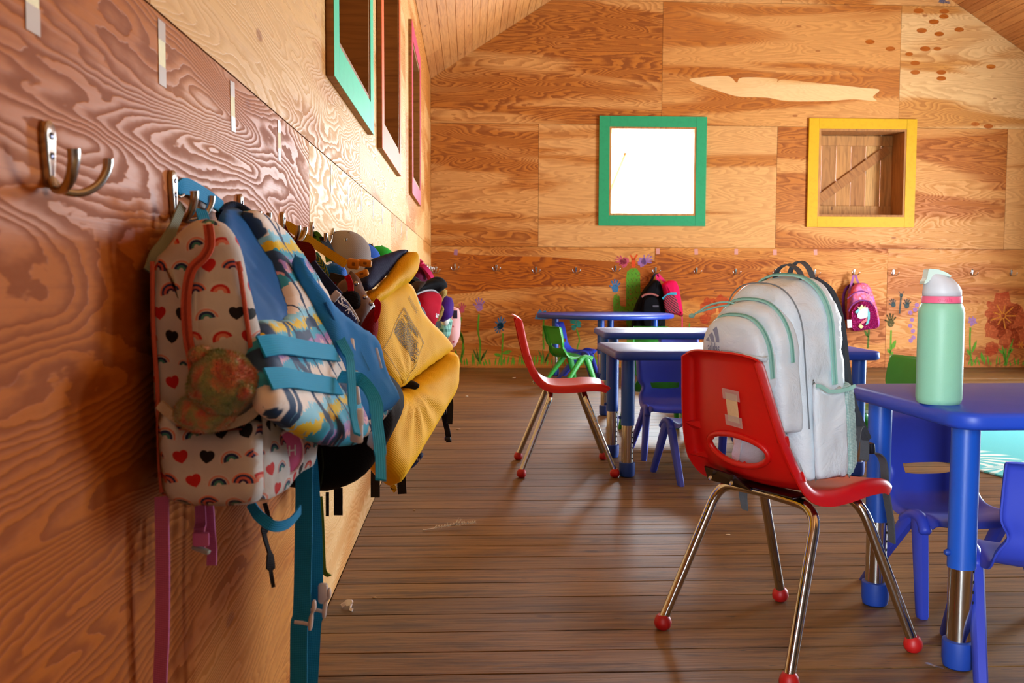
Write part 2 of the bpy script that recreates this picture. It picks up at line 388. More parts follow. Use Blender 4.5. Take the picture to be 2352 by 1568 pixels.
def window(idx, wall, a, b, colname, col, state, depth):
    """painted trim boards, jamb boards, shutter. wall: 'back' (u = x) or 'left'/'right' (u = y)"""
    root = empty('window_%d' % idx, kind='structure'); fw_ = .105; t = .022; m = paint(colname, col)
    z0, z1 = WIN_Z0, WIN_Z1
    def bx(u0, u1, n0, n1, c, d):          # n = distance into the room (negative = into the wall)
        return {'back': ((u0, u1), (YB-n1, YB-n0), (c, d)), 'left': ((n0, n1), (u0, u1), (c, d)), 'right': ((XR-n1, XR-n0), (u0, u1), (c, d))}[wall]
    for q in ((a-fw_, a, 0, t, z0-fw_, z1+fw_), (b, b+fw_, 0, t, z0-fw_, z1+fw_), (a, b, 0, t, z1, z1+fw_), (a, b, 0, t, z0-fw_, z0)):
        link('frame_board', boxes('frame_board', [bx(q[0]+.0005, q[1]-.0005, .0005, q[3], q[4]+.0005, q[5]-.0005)], .0015), m if wall == 'back' else JAMB, root)
        if wall != 'back': link('paint_coat', boxes('paint_coat', [bx(q[0]+.001, q[1]-.001, q[3]-.0005, q[3]+.0012, q[4]+.001, q[5]-.001)]), m, root)
    for q in ((a, a+.02, z0, z1), (b-.02, b, z0, z1), (a+.02, b-.02, z1-.02, z1), (a+.02, b-.02, z0, z0+.02)):
        link('jamb_board', boxes('jamb_board', [bx(q[0], q[1], -depth-.029, t-.004, q[2], q[3])]), JAMB if wall != 'back' else CEDAR, root)
    w, h = b-a, z1-z0
    s = shutter('shutter', w+.04, h+.04, True); s.parent = root
    if state == 'shut':
        s.location = {'back': ((a+b)/2, YB+depth+.03, zc), 'left': (-depth-.03, (a+b)/2, zc)}[wall]
        if wall == 'left': s.rotation_euler = (0, 0, R(90))
    else:
        op = R(66)
        if wall == 'back': s.rotation_euler = (0, 0, op); s.location = (a + (w+.04)/2*math.cos(op), YB+depth+.05+(w+.04)/2*math.sin(op), zc)
        elif wall == 'left': s.rotation_euler = (0, 0, R(170)); s.location = (-.26-.09, a-(w+.04)/2-.05, zc); s.rotation_euler = (0, 0, R(80))
        else: s.rotation_euler = (0, 0, R(-84)); s.location = (XR+.26+.06, b+w/2+.1, zc)
    return root
window(1, 'back', *BACK_WIN[0][:2], 'grass green paint', '#2F9A66', 'open', .24)
window(2, 'back', *BACK_WIN[1][:2], 'yellow paint', '#D6A206', 'shut', .24)
window(3, 'left', *LEFT_WIN[0][:2], 'mint green paint', '#3FC796', 'shut', .2)
window(4, 'left', *LEFT_WIN[1][:2], 'orange paint', '#F4672A', 'shut', .2)
window(5, 'left', *LEFT_WIN[2][:2], 'coral pink paint', '#E8405A', 'shut', .2)
for i, (a, b, s) in enumerate(RIGHT_WIN): window(6+i, 'right', a, b, ('blue paint', 'orange paint', 'yellow paint', 'mint green paint')[i], ('#2f6fc0', '#F4672A', '#E3B90A', '#3FC796')[i], 'open', .2)

# ------------------------------------------------------------------ furniture
CHROME = plain('chrome tube', '#c9c6c0', .13, 1.0, 0, 30)
STEEL = plain('brushed nickel', '#b9b3ab', .26, 1.0, .05, 300)
DSTEEL = plain('dark steel plate', '#4a4650', .22, 1.0)
def plastic(name, col, rough=.33, pebble=.12, sss=0):
    if name in MATS: return MATS[name]
    t = NT(name); o = t.obj(); c = hx(col); n = t.noise(o, 420, 2); s = t.noise(o, 9, 5, .65)
    t.out(t.mix(t.mul(t.ss(.5, .75, s), .3), c, tuple(v*.78 for v in c[:3])+(1,)), t.add(rough, t.mul(s, .12)), 0, .5)
    t.bump(n, pebble, .0012); MATS[name] = t.m; return t.m
RED = plastic('red polypropylene', '#D0100C', .32); REDFOOT = plastic('red rubber foot', '#B81414', .4)
BLUE = plastic('blue table plastic', '#1C45B8', .36, .1); BLUE2 = plastic('blue chair plastic', '#2D3FB0', .4, .05); GREEN = plastic('green chair plastic', '#2C9A34', .38, .05)
LEGBLUE = plastic('blue enamel leg', '#1550B4', .3, .03); CAP = plastic('blue rubber cap', '#123C98', .45, .05)

def shell_grid(prof, hw, nu, nv, topcut, frontcut, bow, flange, fstart, holes, thick):
    """one-piece seat shell. prof: (u,z) points; hw(s) half width; flange: edge curl depth; holes: (s0, w0, rs, rw)"""
    path = smooth_path([(p[0], 0, p[1]) for p in prof], 12)
    ds = [0]
    for a, b in zip(path, path[1:]): ds.append(ds[-1]+(b-a).length)
    Lt = ds[-1]
    def P(s):
        d = min(max(s, 0), 1)*Lt
        for i in range(len(ds)-1):
            if ds[i+1] >= d:
                f = (d-ds[i])/max(ds[i+1]-ds[i], 1e-9); T = (path[i+1]-path[i]).normalized(); return path[i].lerp(path[i+1], f), T
        return path[-1], (path[-1]-path[-2]).normalized()
    sv = [[None]*(nv+1) for _ in range(nu+1)]
    for i in range(nu+1):
        for j in range(nv+1): sv[i][j] = [i/nu, -1+2*j/nv]
    alive = [[True]*nv for _ in range(nu)]
    for s0, w0, rs, rw, pw in holes:
        def q(s, w): return (abs((s-s0)/rs)**pw+abs((w-w0)/rw)**pw)**(1/pw)
        def qs(p): return q(*p)
        # snap the grid line nearest to the rim onto it
        for i in range(nu+1):
            for j in range(nv+1):
                p = sv[i][j]; v = qs(p)
                if .72 < v < 1.3:
                    nb = [qs(sv[a][b]) for a, b in ((i-1, j), (i+1, j), (i, j-1), (i, j+1)) if 0 <= a <= nu and 0 <= b <= nv]
                    if any((n-1)*(v-1) <= 0 and abs(v-1) <= abs(n-1)+1e-6 for n in nb): p[0] = s0+(p[0]-s0)/v; p[1] = w0+(p[1]-w0)/v
        for i in range(nu):
            for j in range(nv):
                c = [sum(sv[i+a][j+b][k] for a in (0, 1) for b in (0, 1))/4 for k in (0, 1)]
                if q(*c) < .985: alive[i][j] = False
    vs_ = []
    for i in range(nu+1):
        for j in range(nv+1):
            s, w = sv[i][j]; aw = abs(w)
            s2 = topcut*aw**3 + s*(1-topcut*aw**3-frontcut*aw**3)
            p, T = P(s2); n = Vector((T.z, 0, -T.x))        # points to the sitter's side reversed below
            n = Vector((-T.z, 0, T.x)) if T.z < 0 and T.x >= -.2 else n
            n = Vector((-T.z, 0, T.x))
            h = hw(s); e = max(0, (aw-fstart)/(1-fstart)); et = max(0, (.045-s)/.045) if topcut else 0; ef = max(0, (s-.965)/.035)
            curl = max(e, et*.8, ef*.0)
            wv = w if aw <= fstart else math.copysign(fstart+(1-fstart)*math.sin(e*math.pi/2)*.75+(1-fstart)*.0, w)
            p = p + Vector((0, wv*h, 0)) + n*(bow(s)*(1-(min(aw, fstart)/fstart)**2) * -1) - n*(flange(s)*curl*curl)
            vs_.append(p)
    fs = [(i*(nv+1)+j, i*(nv+1)+j+1, (i+1)*(nv+1)+j+1, (i+1)*(nv+1)+j) for i in range(nu) for j in range(nv) if alive[i][j]]
    bm = bmesh.new(); me = mesh('shell', vs_, fs); bm.from_mesh(me)
    bmesh.ops.delete(bm, geom=[v for v in bm.verts if not v.link_faces], context='VERTS')
    bmesh.ops.recalc_face_normals(bm, faces=bm.faces[:])
    bmesh.ops.solidify(bm, geom=bm.faces[:], thickness=thick)
    return from_bm('shell', bm, True, 50), P
def fillet(pts, r, n=6):
    P = [Vector(p) for p in pts]; out = [P[0]]
    for a, b, c in zip(P, P[1:], P[2:]):
        d1, d2 = (a-b), (c-b); l = min(r, d1.length*.49, d2.length*.49); s, e = b+d1.normalized()*l, b+d2.normalized()*l
        for k in range(n+1): t = k/n; out.append(s*(1-t)**2+b*2*t*(1-t)+e*t*t)
    return out+[P[-1]]

Y2 = Vector((0, 1, 0))
def red_chair():
    """faces +X, origin on the floor between the feet"""
    root = empty('school_chair')
    prof = [(-.213, .738), (-.198, .672), (-.182, .60), (-.163, .53), (-.135, .465), (-.098, .425), (-.05, .412), (.02, .412), (.09, .418), (.15, .417), (.185, .408), (.205, .392)]
    def hw(s): return .127+.06*min(1, s/.42) - (.02*max(0, (s-.6)/.4))
    me, P = shell_grid(prof, hw, 64, 44, .035, .02, lambda s: .018 if s < .5 else .012, lambda s: .034, .84, [(.375, 0, .055, .52, 2.2)], .0045)
    link('shell', me, RED, root)
    ring = []                                  # raised lip round the oval opening
    for k in range(40):
        a = 2*math.pi*k/40; p, T = P(.375+.059*math.sin(a)); n = Vector((-T.z, 0, T.x)); w = .53*math.cos(a)
        ring.append(p + Vector((0, w*hw(.375), 0)) - n*(.018*(1-(w/.84)**2)+.006))
    link('opening_rim', tube('opening_rim', ring+[ring[0]], .0075, 10, False), RED, root)
    for sy in (-1, 1):                         # gussets between side flange and back
        for s0 in (.30, .43):
            p, T = P(s0); q, T2 = P(s0+.035); n = Vector((-T.z, 0, T.x)); h = hw(s0); v = Y2*(sy*h)
            tri = [p+v*.70-n*.006, p+v*.93-n*.004, p+v*.93-n*.03, q+v*.70-n*.006, q+v*.93-n*.004, q+v*.95-n*.012]
            link('gusset', mesh('gusset', tri, [(0, 1, 2), (5, 4, 3), (0, 3, 4, 1), (1, 4, 5, 2), (2, 5, 3, 0)]), RED, root)
    for u, uf in ((-.085, -.21), (.085, .21)):
        pth = fillet([(uf, .21, .028), (u-.012*(1 if u > 0 else -1), .158, .372), (u, .05, .382), (u, -.05, .382), (u-.012*(1 if u > 0 else -1), -.158, .372), (uf, -.21, .028)], .075)
        fr_ = link('leg_frame', tube('leg_frame', pth, .0128, 14), CHROME, root)
        for s_ in (1, -1):
            link('foot', lathe('foot', [(.006, .0), (.014, .001), (.0205, .008), (.0225, .018), (.0205, .028), (.0165, .035), (.0135, .038)], 20), REDFOOT, fr_, (uf+.001*(1 if uf > 0 else -1), s_*.2112, 0))
    link('seat_bracket', boxes('seat_bracket', [((-.12, -.06), (-.125, .135), (.392, .397)), ((.06, .11), (-.12, .12), (.390, .396))], .002), DSTEEL, root)
    link('bracket_side', mesh('bracket_side', [(-.118, .15, .39), (-.118, .0, .39), (-.15, .03, .425), (-.15, .13, .43), (-.122, .15, .388), (-.122, .0, .388), (-.154, .03, .423), (-.154, .13, .428)],
         [(0, 1, 2, 3), (7, 6, 5, 4), (0, 4, 5, 1), (3, 2, 6, 7), (0, 3, 7, 4), (1, 5, 6, 2)]), DSTEEL, root)
    for sy in (.045, .118): link('screw', lathe('screw', [(.006, 0), (.006, .003), (.002, .004)], 12), STEEL, root, (-.142, sy, .40)).rotation_euler = (0, R(-60), 0)
    root_P[0] = (P, hw); return root
root_P = [None]
rc1 = red_chair(); rc1.location = (1.167, 2.294, 0); rc1.rotation_euler = (0, 0, R(28.6))
put(rc1, 'red plastic school chair with chrome legs carrying the pale grey backpack', 'chair', 'red school chairs')
rc2 = copy_tree(rc1); rc2.location = (.836, 4.478, 0); rc2.rotation_euler = (0, 0, R(-1))
put(rc2, 'empty red plastic school chair in side view at the middle blue table', 'chair', 'red school chairs')
# paper label taped on the back of the near red chair
TAPE = NT('clear tape'); TAPE.out(hx('#E8C8BC'), .25); TAPE.b.inputs['Alpha'].default_value = .3; TAPE = TAPE.m
PAPER = plain('cream paper strip', '#F3E6B8', .7); PAPER2 = plain('manila paper strip', '#E2B98A', .7)
lab = empty('name_tag', label='blank paper label taped to the back of the near red chair', cat='label')
Mx = Matrix.Translation((1.167, 2.294, 0)) @ Matrix.Rotation(R(28.6), 4, 'Z')
_p, _T = root_P[0][0](.215); _n = Vector((-_T.z, 0, _T.x)); _c = _p - _n*.0255 + Vector((0, -.02, 0))
lab.matrix_world = Mx @ Matrix.Translation(_c) @ Matrix.Rotation(-math.asin(-_T.x) if False else math.atan2(_T.x, -_T.z)*-1, 4, 'Y') @ Matrix.Rotation(R(4), 4, 'X')
link('paper', boxes('paper', [((-.0012, -.0006), (-.018, .018), (-.034, .036))]), PAPER2, lab)
for zz in (-.032, .033): link('tape', boxes('tape', [((-.0017, -.0013), (-.027, .027), (zz-.013, zz+.013))]), TAPE, lab)

def kid_chair(mat):
    root = empty('toddler_chair')
    prof = [(-.168, .515), (-.150, .455), (-.138, .40), (-.126, .345), (-.110, .30), (-.082, .266), (-.035, .252), (.03, .255), (.09, .262), (.13, .258), (.152, .242)]
    def hw(s):
        b = .152 - .006*s
        return b - .022*math.exp(-((s-.36)/.055)**2)
    me, P = shell_grid(prof, hw, 54, 36, .012, .01, lambda s: .016 if s < .5 else .01, lambda s: .026 if s < .33 else .02, .86, [(.345, 0, .032, .58, 3.5)], .004)
    link('shell', me, mat, root)
    for sy in (-1, 1):
        for uf, u0 in ((.155, .075), (-.165, .03)):
            a, b = Vector((u0, sy*.142, .243)), Vector((uf, sy*.172, 0)); vs_ = []; fs = []
            for k, (t, wx, wy) in enumerate(((0, .030, .014), (.12, .027, .015), (.5, .022, .0145), (.97, .0175, .013), (1, .015, .011))):
                c = a.lerp(b, t)
                ring = [(-1, -.6), (-.6, -1), (.6, -1), (1, -.6), (1, .6), (.6, 1), (-.6, 1), (-1, .6)]
                vs_ += [c+Vector((q[0]*wx, q[1]*wy, 0)) for q in ring]
                if k: fs += [((k-1)*8+i, (k-1)*8+(i+1) % 8, k*8+(i+1) % 8, k*8+i) for i in range(8)]
            fs += [tuple(range(8)), tuple(range(32, 40))]
            bm = bmesh.new(); bm.from_mesh(mesh('leg', vs_, fs)); link('leg', from_bm('leg', bm, True, 40), mat, root)
        link('arch', tube('arch', smooth_path([(-.005, sy*.146, .222), (.03, sy*.143, .245), (.06, sy*.1425, .252), (.095, sy*.144, .243), (.118, sy*.148, .215)], 5), [.012]+[.0165]*19+[.012], 10), mat, root)
    return root
kb, kg = kid_chair(BLUE2), kid_chair(GREEN)
first = {'b': kb, 'g': kg}; usedk = set()
for c, x, y, hd, lb in [
    ('b', 1.715, 2.12, 76, 'blue plastic toddler chair nearest the camera, half cut off by the right edge'),
    ('b', 1.745, 2.60, -86, 'blue plastic toddler chair facing out from behind the near table leg'),
    ('b', 1.415, 4.82, -88, 'blue plastic toddler chair facing the camera behind the middle table'),
    ('b', 1.44, 4.262, 101, 'blue plastic toddler chair with its back to the camera, beside the near red chair'),
    ('g', 1.46, 5.50, 90, 'green plastic toddler chair seen under the middle table, next to its legs'),
    ('g', 2.06, 5.50, 92, 'green plastic toddler chair mostly hidden behind the pale backpack at the far rectangular table'),
    ('g', 2.47, 4.74, 196, 'green plastic toddler chair at the right end of the middle table'),
    ('g', 1.235, 8.02, 24, 'green plastic toddler chair at the left of the round table'),
    ('b', 1.375, 8.62, -16, 'blue plastic toddler chair tucked in at the left of the round table'),
    ('g', 1.915, 8.1, 84, 'green plastic toddler chair between the round table and the far rectangular table'),
    ('b', 1.90, 6.72, -92, 'blue plastic toddler chair behind the far rectangular table, only its top edge showing')]:
    o = first[c] if c not in usedk else copy_tree(first[c]); usedk.add(c)
    o.location = (x, y, 0); o.rotation_euler = (0, 0, R(hd)); put(o, lb, 'chair', 'small plastic chairs')

def rrect(w, d, r, n=8):
    out = []
    for cx, cy, a0 in ((w/2-r, d/2-r, 0), (-w/2+r, d/2-r, 90), (-w/2+r, -d/2+r, 180), (w/2-r, -d/2+r, 270)):
        for k in range(n+1): a = R(a0+90*k/n); out.append((cx+r*math.cos(a), cy+r*math.sin(a)))
    return out
def slab(name, outline, levels):
    """stack of inset copies of an outline; levels: (z, inset)"""
    n = len(outline); vs_ = []; fs = []
    nrm = []
    for i, p in enumerate(outline):
        a, b = outline[i-1], outline[(i+1) % n]; t = Vector((b[0]-a[0], b[1]-a[1])).normalized(); nrm.append((t.y, -t.x))
    for z, ins in levels: vs_ += [(p[0]-q[0]*ins, p[1]-q[1]*ins, z) for p, q in zip(outline, nrm)]
    for k in range(len(levels)-1): fs += [(k*n+i, k*n+(i+1) % n, (k+1)*n+(i+1) % n, (k+1)*n+i) for i in range(n)]
    fs += [tuple(range(n))[::-1], tuple((len(levels)-1)*n+i for i in range(n))]
    me = mesh(name, vs_, fs, True); me.set_sharp_from_angle(angle=R(50)); return me
HOLE = plain('black hole', '#0c0a0a', .8)
def table_leg(parent, x, y, h, braces=False):
    top = link('leg', tube('leg', [(0, 0, .235), (0, 0, h)], .031, 24), LEGBLUE, parent, (x, y, 0))
    link('chrome_tube', tube('chrome_tube', [(0, 0, .03), (0, 0, .26)], .0275, 24), CHROME, top)
    link('foot_cap', lathe('foot_cap', [(.028, 0), (.033, .004), (.036, .02), (.0365, .06), (.036, .064), (.03, .066)], 24), CAP, top)
    link('knob', lathe('knob', [(.007, 0), (.008, .006), (.005, .011)], 12), CAP, top, (-.03, 0, .27)).rotation_euler = (0, R(-90), 0)
    for k in range(7):
        o = link('adjustment_hole', lathe('adjustment_hole', [(.0035, 0), (.0035, .0008)], 10), HOLE, top, (.0195, -.0195, .085+.024*k)); o.rotation_euler = (R(90), 0, R(45))
    return top
def table(outline, h, legs, mat=BLUE):
    root = empty('activity_table')
    link('tabletop', slab('tabletop', outline, [(h-.04, .012), (h-.036, .004), (h-.03, 0), (h-.012, 0), (h-.004, .004), (h, .013)]), mat, root)
    for x, y in legs: table_leg(root, x, y, h-.038)
    return root
T1H = .603
t1 = table(rrect(1.22, .61, .06), T1H, [(-.545, -.215), (-.545, .215), (.545, -.215), (.545, .215)]); t1.location = (2.055, 2.345, 0); t1.rotation_euler = (0, 0, R(1.5))
put(t1, 'blue rectangular activity table with the mint water bottle on it', 'table', 'blue activity tables')
t2 = table(rrect(1.20, .66, .045), .575, [(-.53, -.235), (-.53, .235), (.53, -.235), (.53, .235)]); t2.location = (1.632, 4.515, 0)
put(t2, 'blue rectangular activity table in the middle, behind the near red chair', 'table', 'blue activity tables')
t3 = copy_tree(t2); t3.location = (1.80, 6.0, 0); t3.rotation_euler = (0, 0, R(-2))
put(t3, 'far blue rectangular activity table between the middle one and the round one', 'table', 'blue activity tables')
circ = [(.64*math.cos(2*math.pi*k/64), .60*math.sin(2*math.pi*k/64)) for k in range(64)]
t4 = table(circ, .578, [(-.47, -.05), (-.10, -.46), (.12, .45), (.47, 0)]); t4.location = (1.655, 8.93, 0)
put(t4, 'round blue activity table standing before the back wall', 'table', 'blue activity tables')

# rug: aqua with white palm fronds
def frond_mat():
    t = NT('aqua rug with white fronds'); x, y, z = t.sep(t.obj())
    a = t.voro(t.xyz(t.mul(x, 1.7), t.mul(y, 1.7), 0), 1, 'F1')
    pos = a[2]; dx, dy, _ = t.sep(t.node('ShaderNodeVectorMath', {0: t.xyz(t.mul(x, 1.7), t.mul(y, 1.7), 0), 1: pos}, operation='SUBTRACT').outputs[0])
    angl = t.ma('ARCTAN2', dy, dx); blades = t.ma('SINE', t.add(t.mul(angl, 17), t.mul(a[0], 9)))
    f = t.mul(t.ss(-.1, .35, blades), t.ss(.62, .5, a[0]))
    w = t.noise(t.xyz(t.mul(x, 260), t.mul(y, 260), 0), 1, 2)
    t.out(t.mix(t.mul(f, .92), t.mix(w, hx('#3fb3bd'), hx('#6fd0d4')), hx('#e6f2ec')), .9, 0, .2); t.bump(w, .4, .003)
    return t.m
rug = link('rug', slab('rug', [(2.95, 3.55), (5.3, 3.5), (5.35, 6.1), (2.62, 6.2), (2.64, 5.6), (2.68, 5.0), (2.73, 4.6), (2.77, 4.38), (2.84, 4.05), (2.9, 3.8)], [(.0005, .002), (.004, 0), (.009, .004)]), frond_mat(),
           label='aqua rug with white palm frond pattern on the floor beyond the near table', cat='rug')

# water bottle
MINT = plastic('mint powder coat', '#8FC9A8', .38, .25); LIDGREY = plastic('pale grey lid', '#D3D6DC', .35, .05); PINK = plastic('pink bottle band', '#F2688C', .38, .03); LIDMINT = plastic('pale mint lid flap', '#CFE6DA', .35, .05)
bot = empty('water_bottle', (1.492, 2.2, T1H), R(-12), label='mint green water bottle with pink band and grey flip lid', cat='bottle')
link('body', lathe('body', [(.0, 0), (.046, .0), (.0505, .004), (.0525, .012), (.0525, .19), (.0522, .2), (.0505, .209), (.047, .217), (.0445, .220)], 56, False), MINT, bot)
band = link('band', lathe('band', [(.0445, .2205), (.0455, .2212), (.0455, .2345), (.0448, .2355)], 56), PINK, bot)
def textmesh(s, size, align='CENTER', depth=0.0, bold=0, spacing=1.0):
    cu = bpy.data.curves.new('t', 'FONT'); cu.body = s; cu.size = size; cu.align_x = align; cu.extrude = depth; cu.offset = bold; cu.resolution_u = 3; cu.space_character = spacing
    ob = bpy.data.objects.new('t', cu); COL.objects.link(ob); bpy.context.view_layer.update()
    me = bpy.data.meshes.new_from_object(ob.evaluated_get(bpy.context.evaluated_depsgraph_get()))
    bpy.data.objects.remove(ob); bpy.data.curves.remove(cu); return me
tm = textmesh('owala', .0125, bold=.0002, spacing=1.1)
for v in tm.vertices:
    a = -math.pi/2 + R(-4) + v.co.x/.0458; v.co = Vector((.0459*math.cos(a), .0459*math.sin(a), .2245+v.co.y))
link('lettering', tm, plastic('darker pink lettering', '#D84A72', .4, .02), band)
# lid: grey dome cut by a slope, flap wraps over the top
vs_, fs = [], []; NS = 40
lv = [(.2356, 1), (.246, 1.0), (.252, .985)]
def lid_ring(z, rx, sx): return [(sx+rx*math.cos(2*math.pi*k/NS), rx*math.sin(2*math.pi*k/NS)*(.0445/.0445), z) for k in range(NS)]
rings = [(.2357, .0440, 0, 0), (.2455, .0440, 0, 0), (.250, .0432, 0, -.0005), (.262, .0395, -.003, -.0015), (.274, .033, -.0085, -.002), (.283, .025, -.014, -.003), (.288, .016, -.018, -.003), (.290, .006, -.02, -.002)]
for z, r_, sx, tl in rings: vs_ += [(sx+r_*math.cos(2*math.pi*k/NS), r_*math.sin(2*math.pi*k/NS), z+tl*math.cos(2*math.pi*k/NS)) for k in range(NS)]
for i in range(len(rings)-1): fs += [(i*NS+k, i*NS+(k+1) % NS, (i+1)*NS+(k+1) % NS, (i+1)*NS+k) for k in range(NS)]
fs += [tuple(range(NS))[::-1], tuple((len(rings)-1)*NS+k for k in range(NS))]
link('lid', mesh('lid', vs_, fs, True), LIDGREY, bot)
fl = [(-.0475, .262), (-.047, .268), (-.0415, .2745), (-.039, .2925), (-.036, .2955), (-.015, .2935), (.004, .2865), (.016, .279), (.012, .2775), (-.002, .281), (-.018, .2795), (-.032, .2735), (-.0405, .2645)]
link('lid_flap', (lambda n: mesh('lid_flap', [(p[0], s_*.0235*(1 if abs(s_) > .9 else 1), p[1]) for s_ in (-1, -.8, .8, 1) for p in ([(c[0]*(1 if abs(s_) < .9 else .98), c[1]) for c in fl])],
     [tuple(range(n))[::-1], tuple(range(3*n, 4*n))] + [(k*n+i, k*n+(i+1) % n, (k+1)*n+(i+1) % n, (k+1)*n+i) for k in range(3) for i in range(n)]))(len(fl)), LIDMINT, bot)
for ob in bot.children: ob.scale = (1.0,)*3
bot.scale = (.97, .97, 1.07)

# ------------------------------------------------------------------ soft goods: builders
class Frame:
    """a plane in the room: origin, right axis A, up axis B, normal N towards the viewer"""
    def __init__(s, p0, p1, p2):
        s.O = Vector(p0); n = (Vector(p1)-s.O).cross(Vector(p2)-s.O).normalized()
        if n.dot(CAM-s.O) < 0: n = -n
        s.N = n; s.B = (Vector((0, 0, 1))-n*n.z).normalized(); s.A = s.B.cross(n)
    def px(s, x, y): d = ray(x, y); p = CAM + d*((s.O-CAM).dot(s.N)/d.dot(s.N)) - s.O; return (p.dot(s.A), p.dot(s.B))
    def w(s, a, b, h=0): return s.O + s.A*a + s.B*b + s.N*h
def seg_dist(p, poly):
    best = 1e9
    for i in range(len(poly)):
        a, b = poly[i-1], poly[i]; dx, dy = b[0]-a[0], b[1]-a[1]; l = dx*dx+dy*dy or 1e-12
        t = max(0, min(1, ((p[0]-a[0])*dx+(p[1]-a[1])*dy)/l)); best = min(best, math.hypot(p[0]-a[0]-dx*t, p[1]-a[1]-dy*t))
    return best
def inside(p, poly):
    c = False
    for i in range(len(poly)):
        a, b = poly[i-1], poly[i]
        if (a[1] > p[1]) != (b[1] > p[1]) and p[0] < (b[0]-a[0])*(p[1]-a[1])/(b[1]-a[1])+a[0]: c = not c
    return c
def pillow(name, fr, pts, tf, tb, rr, mat, parent, res=.012, wr=.004, wf=18, px=True, sm=3, gathers=None, **kw):
    """stuffed panel with an exact outline: thickness tf in front of the plane, tb behind, rounded over rr"""
    ab = [fr.px(*p) for p in pts] if px else list(pts)
    if sm: ab = [(v.x, v.y) for v in smooth_path([(a, b, 0) for a, b in ab], sm, True)]
    sd = random.random()*50
    def h(a, b, d=None):
        d = seg_dist((a, b), ab) if d is None else d; s = min(1, d/rr); f = math.sqrt(max(0, 1-(1-s)**2))
        w = wr*(noise.noise(Vector((a*wf, b*wf, sd)))+.5*noise.noise(Vector((a*wf*2.3, b*wf*2.3, sd+7))))*min(1, d/rr)
        if gathers:
            for ga, gb, ang, sp, amp in gathers:
                da, db = a-ga, b-gb; rad = math.hypot(da, db); w += amp*math.sin(math.atan2(db, da)*sp)*math.exp(-rad/.09)*min(1, d/rr)*min(1, rad/.02)
        return f, w
    pv = list(ab); n = len(ab)
    lo = (min(p[0] for p in ab), min(p[1] for p in ab)); hi = (max(p[0] for p in ab), max(p[1] for p in ab))
    i = 0; b = lo[1]
    while b < hi[1]:
        a = lo[0] + (res/2 if i % 2 else 0)
        while a < hi[0]:
            if inside((a, b), ab) and seg_dist((a, b), ab) > res*.35: pv.append((a, b))
            a += res
        b += res*.87; i += 1
    V, E_, F_, *_ = delaunay_2d_cdt([Vector(p) for p in pv], [(k, (k+1) % n) for k in range(n)], [], 1, 1e-6)
    vs_, fs, uv = [], [], []
    ds = [seg_dist(v, ab) for v in V]
    for v, d in zip(V, ds): f, w = h(v.x, v.y, d); vs_.append(fr.w(v.x, v.y, tf*f+w)); uv.append((v.x, v.y))
    m = len(V); bi = {}
    for k, (v, d) in enumerate(zip(V, ds)):
        if d < 1e-5: bi[k] = k
        else: bi[k] = len(vs_); f, w = h(v.x, v.y, d); vs_.append(fr.w(v.x, v.y, -tb*f+w*.6)); uv.append((v.x, v.y))
    for f in F_: fs.append(tuple(f)); fs.append(tuple(bi[k] for k in f)[::-1])
    me = mesh(name, vs_, fs, True, uv)
    bm = bmesh.new(); bm.from_mesh(me); bmesh.ops.recalc_face_normals(bm, faces=bm.faces[:]); bm.to_mesh(me); bm.free(); me.shade_smooth()
    o = link(name, me, mat, parent, **kw)
    def surf(a, b, lift=.0012):
        f, w = h(a, b); return fr.w(a, b, tf*f+w+lift)
    return o, surf, ab
def bag(name, outline, ext, rn, rf, mat, parent, bulge=.01, wr=.004, wf=14, layers=6, fscale=1.0, sm=3, **kw):
    """soft body: closed outline (world points in a plane) swept along ext with rounded near and far rims"""
    P = smooth_path(outline, sm, True) if sm else [Vector(p) for p in outline]
    ext = Vector(ext); L = ext.length; d = ext.normalized(); n = len(P); c = sum(P, Vector())/n; c0 = c.copy()
    nrm = []
    for i in range(n):
        t = (P[(i+1) % n]-P[i-1]).normalized(); q = t.cross(d)
        if q.dot(P[i]-c) < 0 and False: q = -q
        nrm.append(q)
    if sum(q.dot(p-c) for p, q in zip(P, nrm)) < 0: nrm = [-q for q in nrm]
    rings = []
    def ring(inset, depth, sc_=1.0): rings.append([c+((p-q*inset)-c)*sc_ + d*depth for p, q in zip(P, nrm)])
    for s in (.15, .45, .75): rings.append([c+((p-q*rn)-c)*s - d*(bulge*(1-s*s)) for p, q in zip(P, nrm)])
    K = 5
    for k in range(K+1): a = math.pi/2*k/K; ring(rn*(1-math.sin(a)), rn*(1-math.cos(a)))
    for k in range(1, layers):
        f = k/layers; ring(0, rn+(L-rn-rf)*f, 1+(fscale-1)*f)
    for k in range(K+1): a = math.pi/2*(1-k/K); ring(rf*(1-math.sin(a)), L-rf*(1-math.cos(a)), fscale)
    for s in (.75, .45, .15): rings.append([c+((p-q*rf)-c)*s*fscale + d*(L+bulge*(1-s*s)) for p, q in zip(P, nrm)])
    vs_ = [p for r_ in rings for p in r_]; sd = random.random()*40; fs = []
    for k in range(len(rings)-1): fs += [(k*n+i, k*n+(i+1) % n, (k+1)*n+(i+1) % n, (k+1)*n+i) for i in range(n)]
    fs += [tuple(range(n))[::-1], tuple((len(rings)-1)*n+i for i in range(n))]
    bm = bmesh.new(); bm.from_mesh(mesh(name, vs_, fs)); bmesh.ops.recalc_face_normals(bm, faces=bm.faces[:])
    if wr:
        bm.normal_update()
        for v in bm.verts:
            q = v.co*wf; v.co += v.normal*wr*(noise.noise(q+Vector((sd, 0, 0)))+.5*noise.noise(q*2.2+Vector((0, sd, 0))))
    return link(name, from_bm(name, bm, True), mat, parent, **kw)
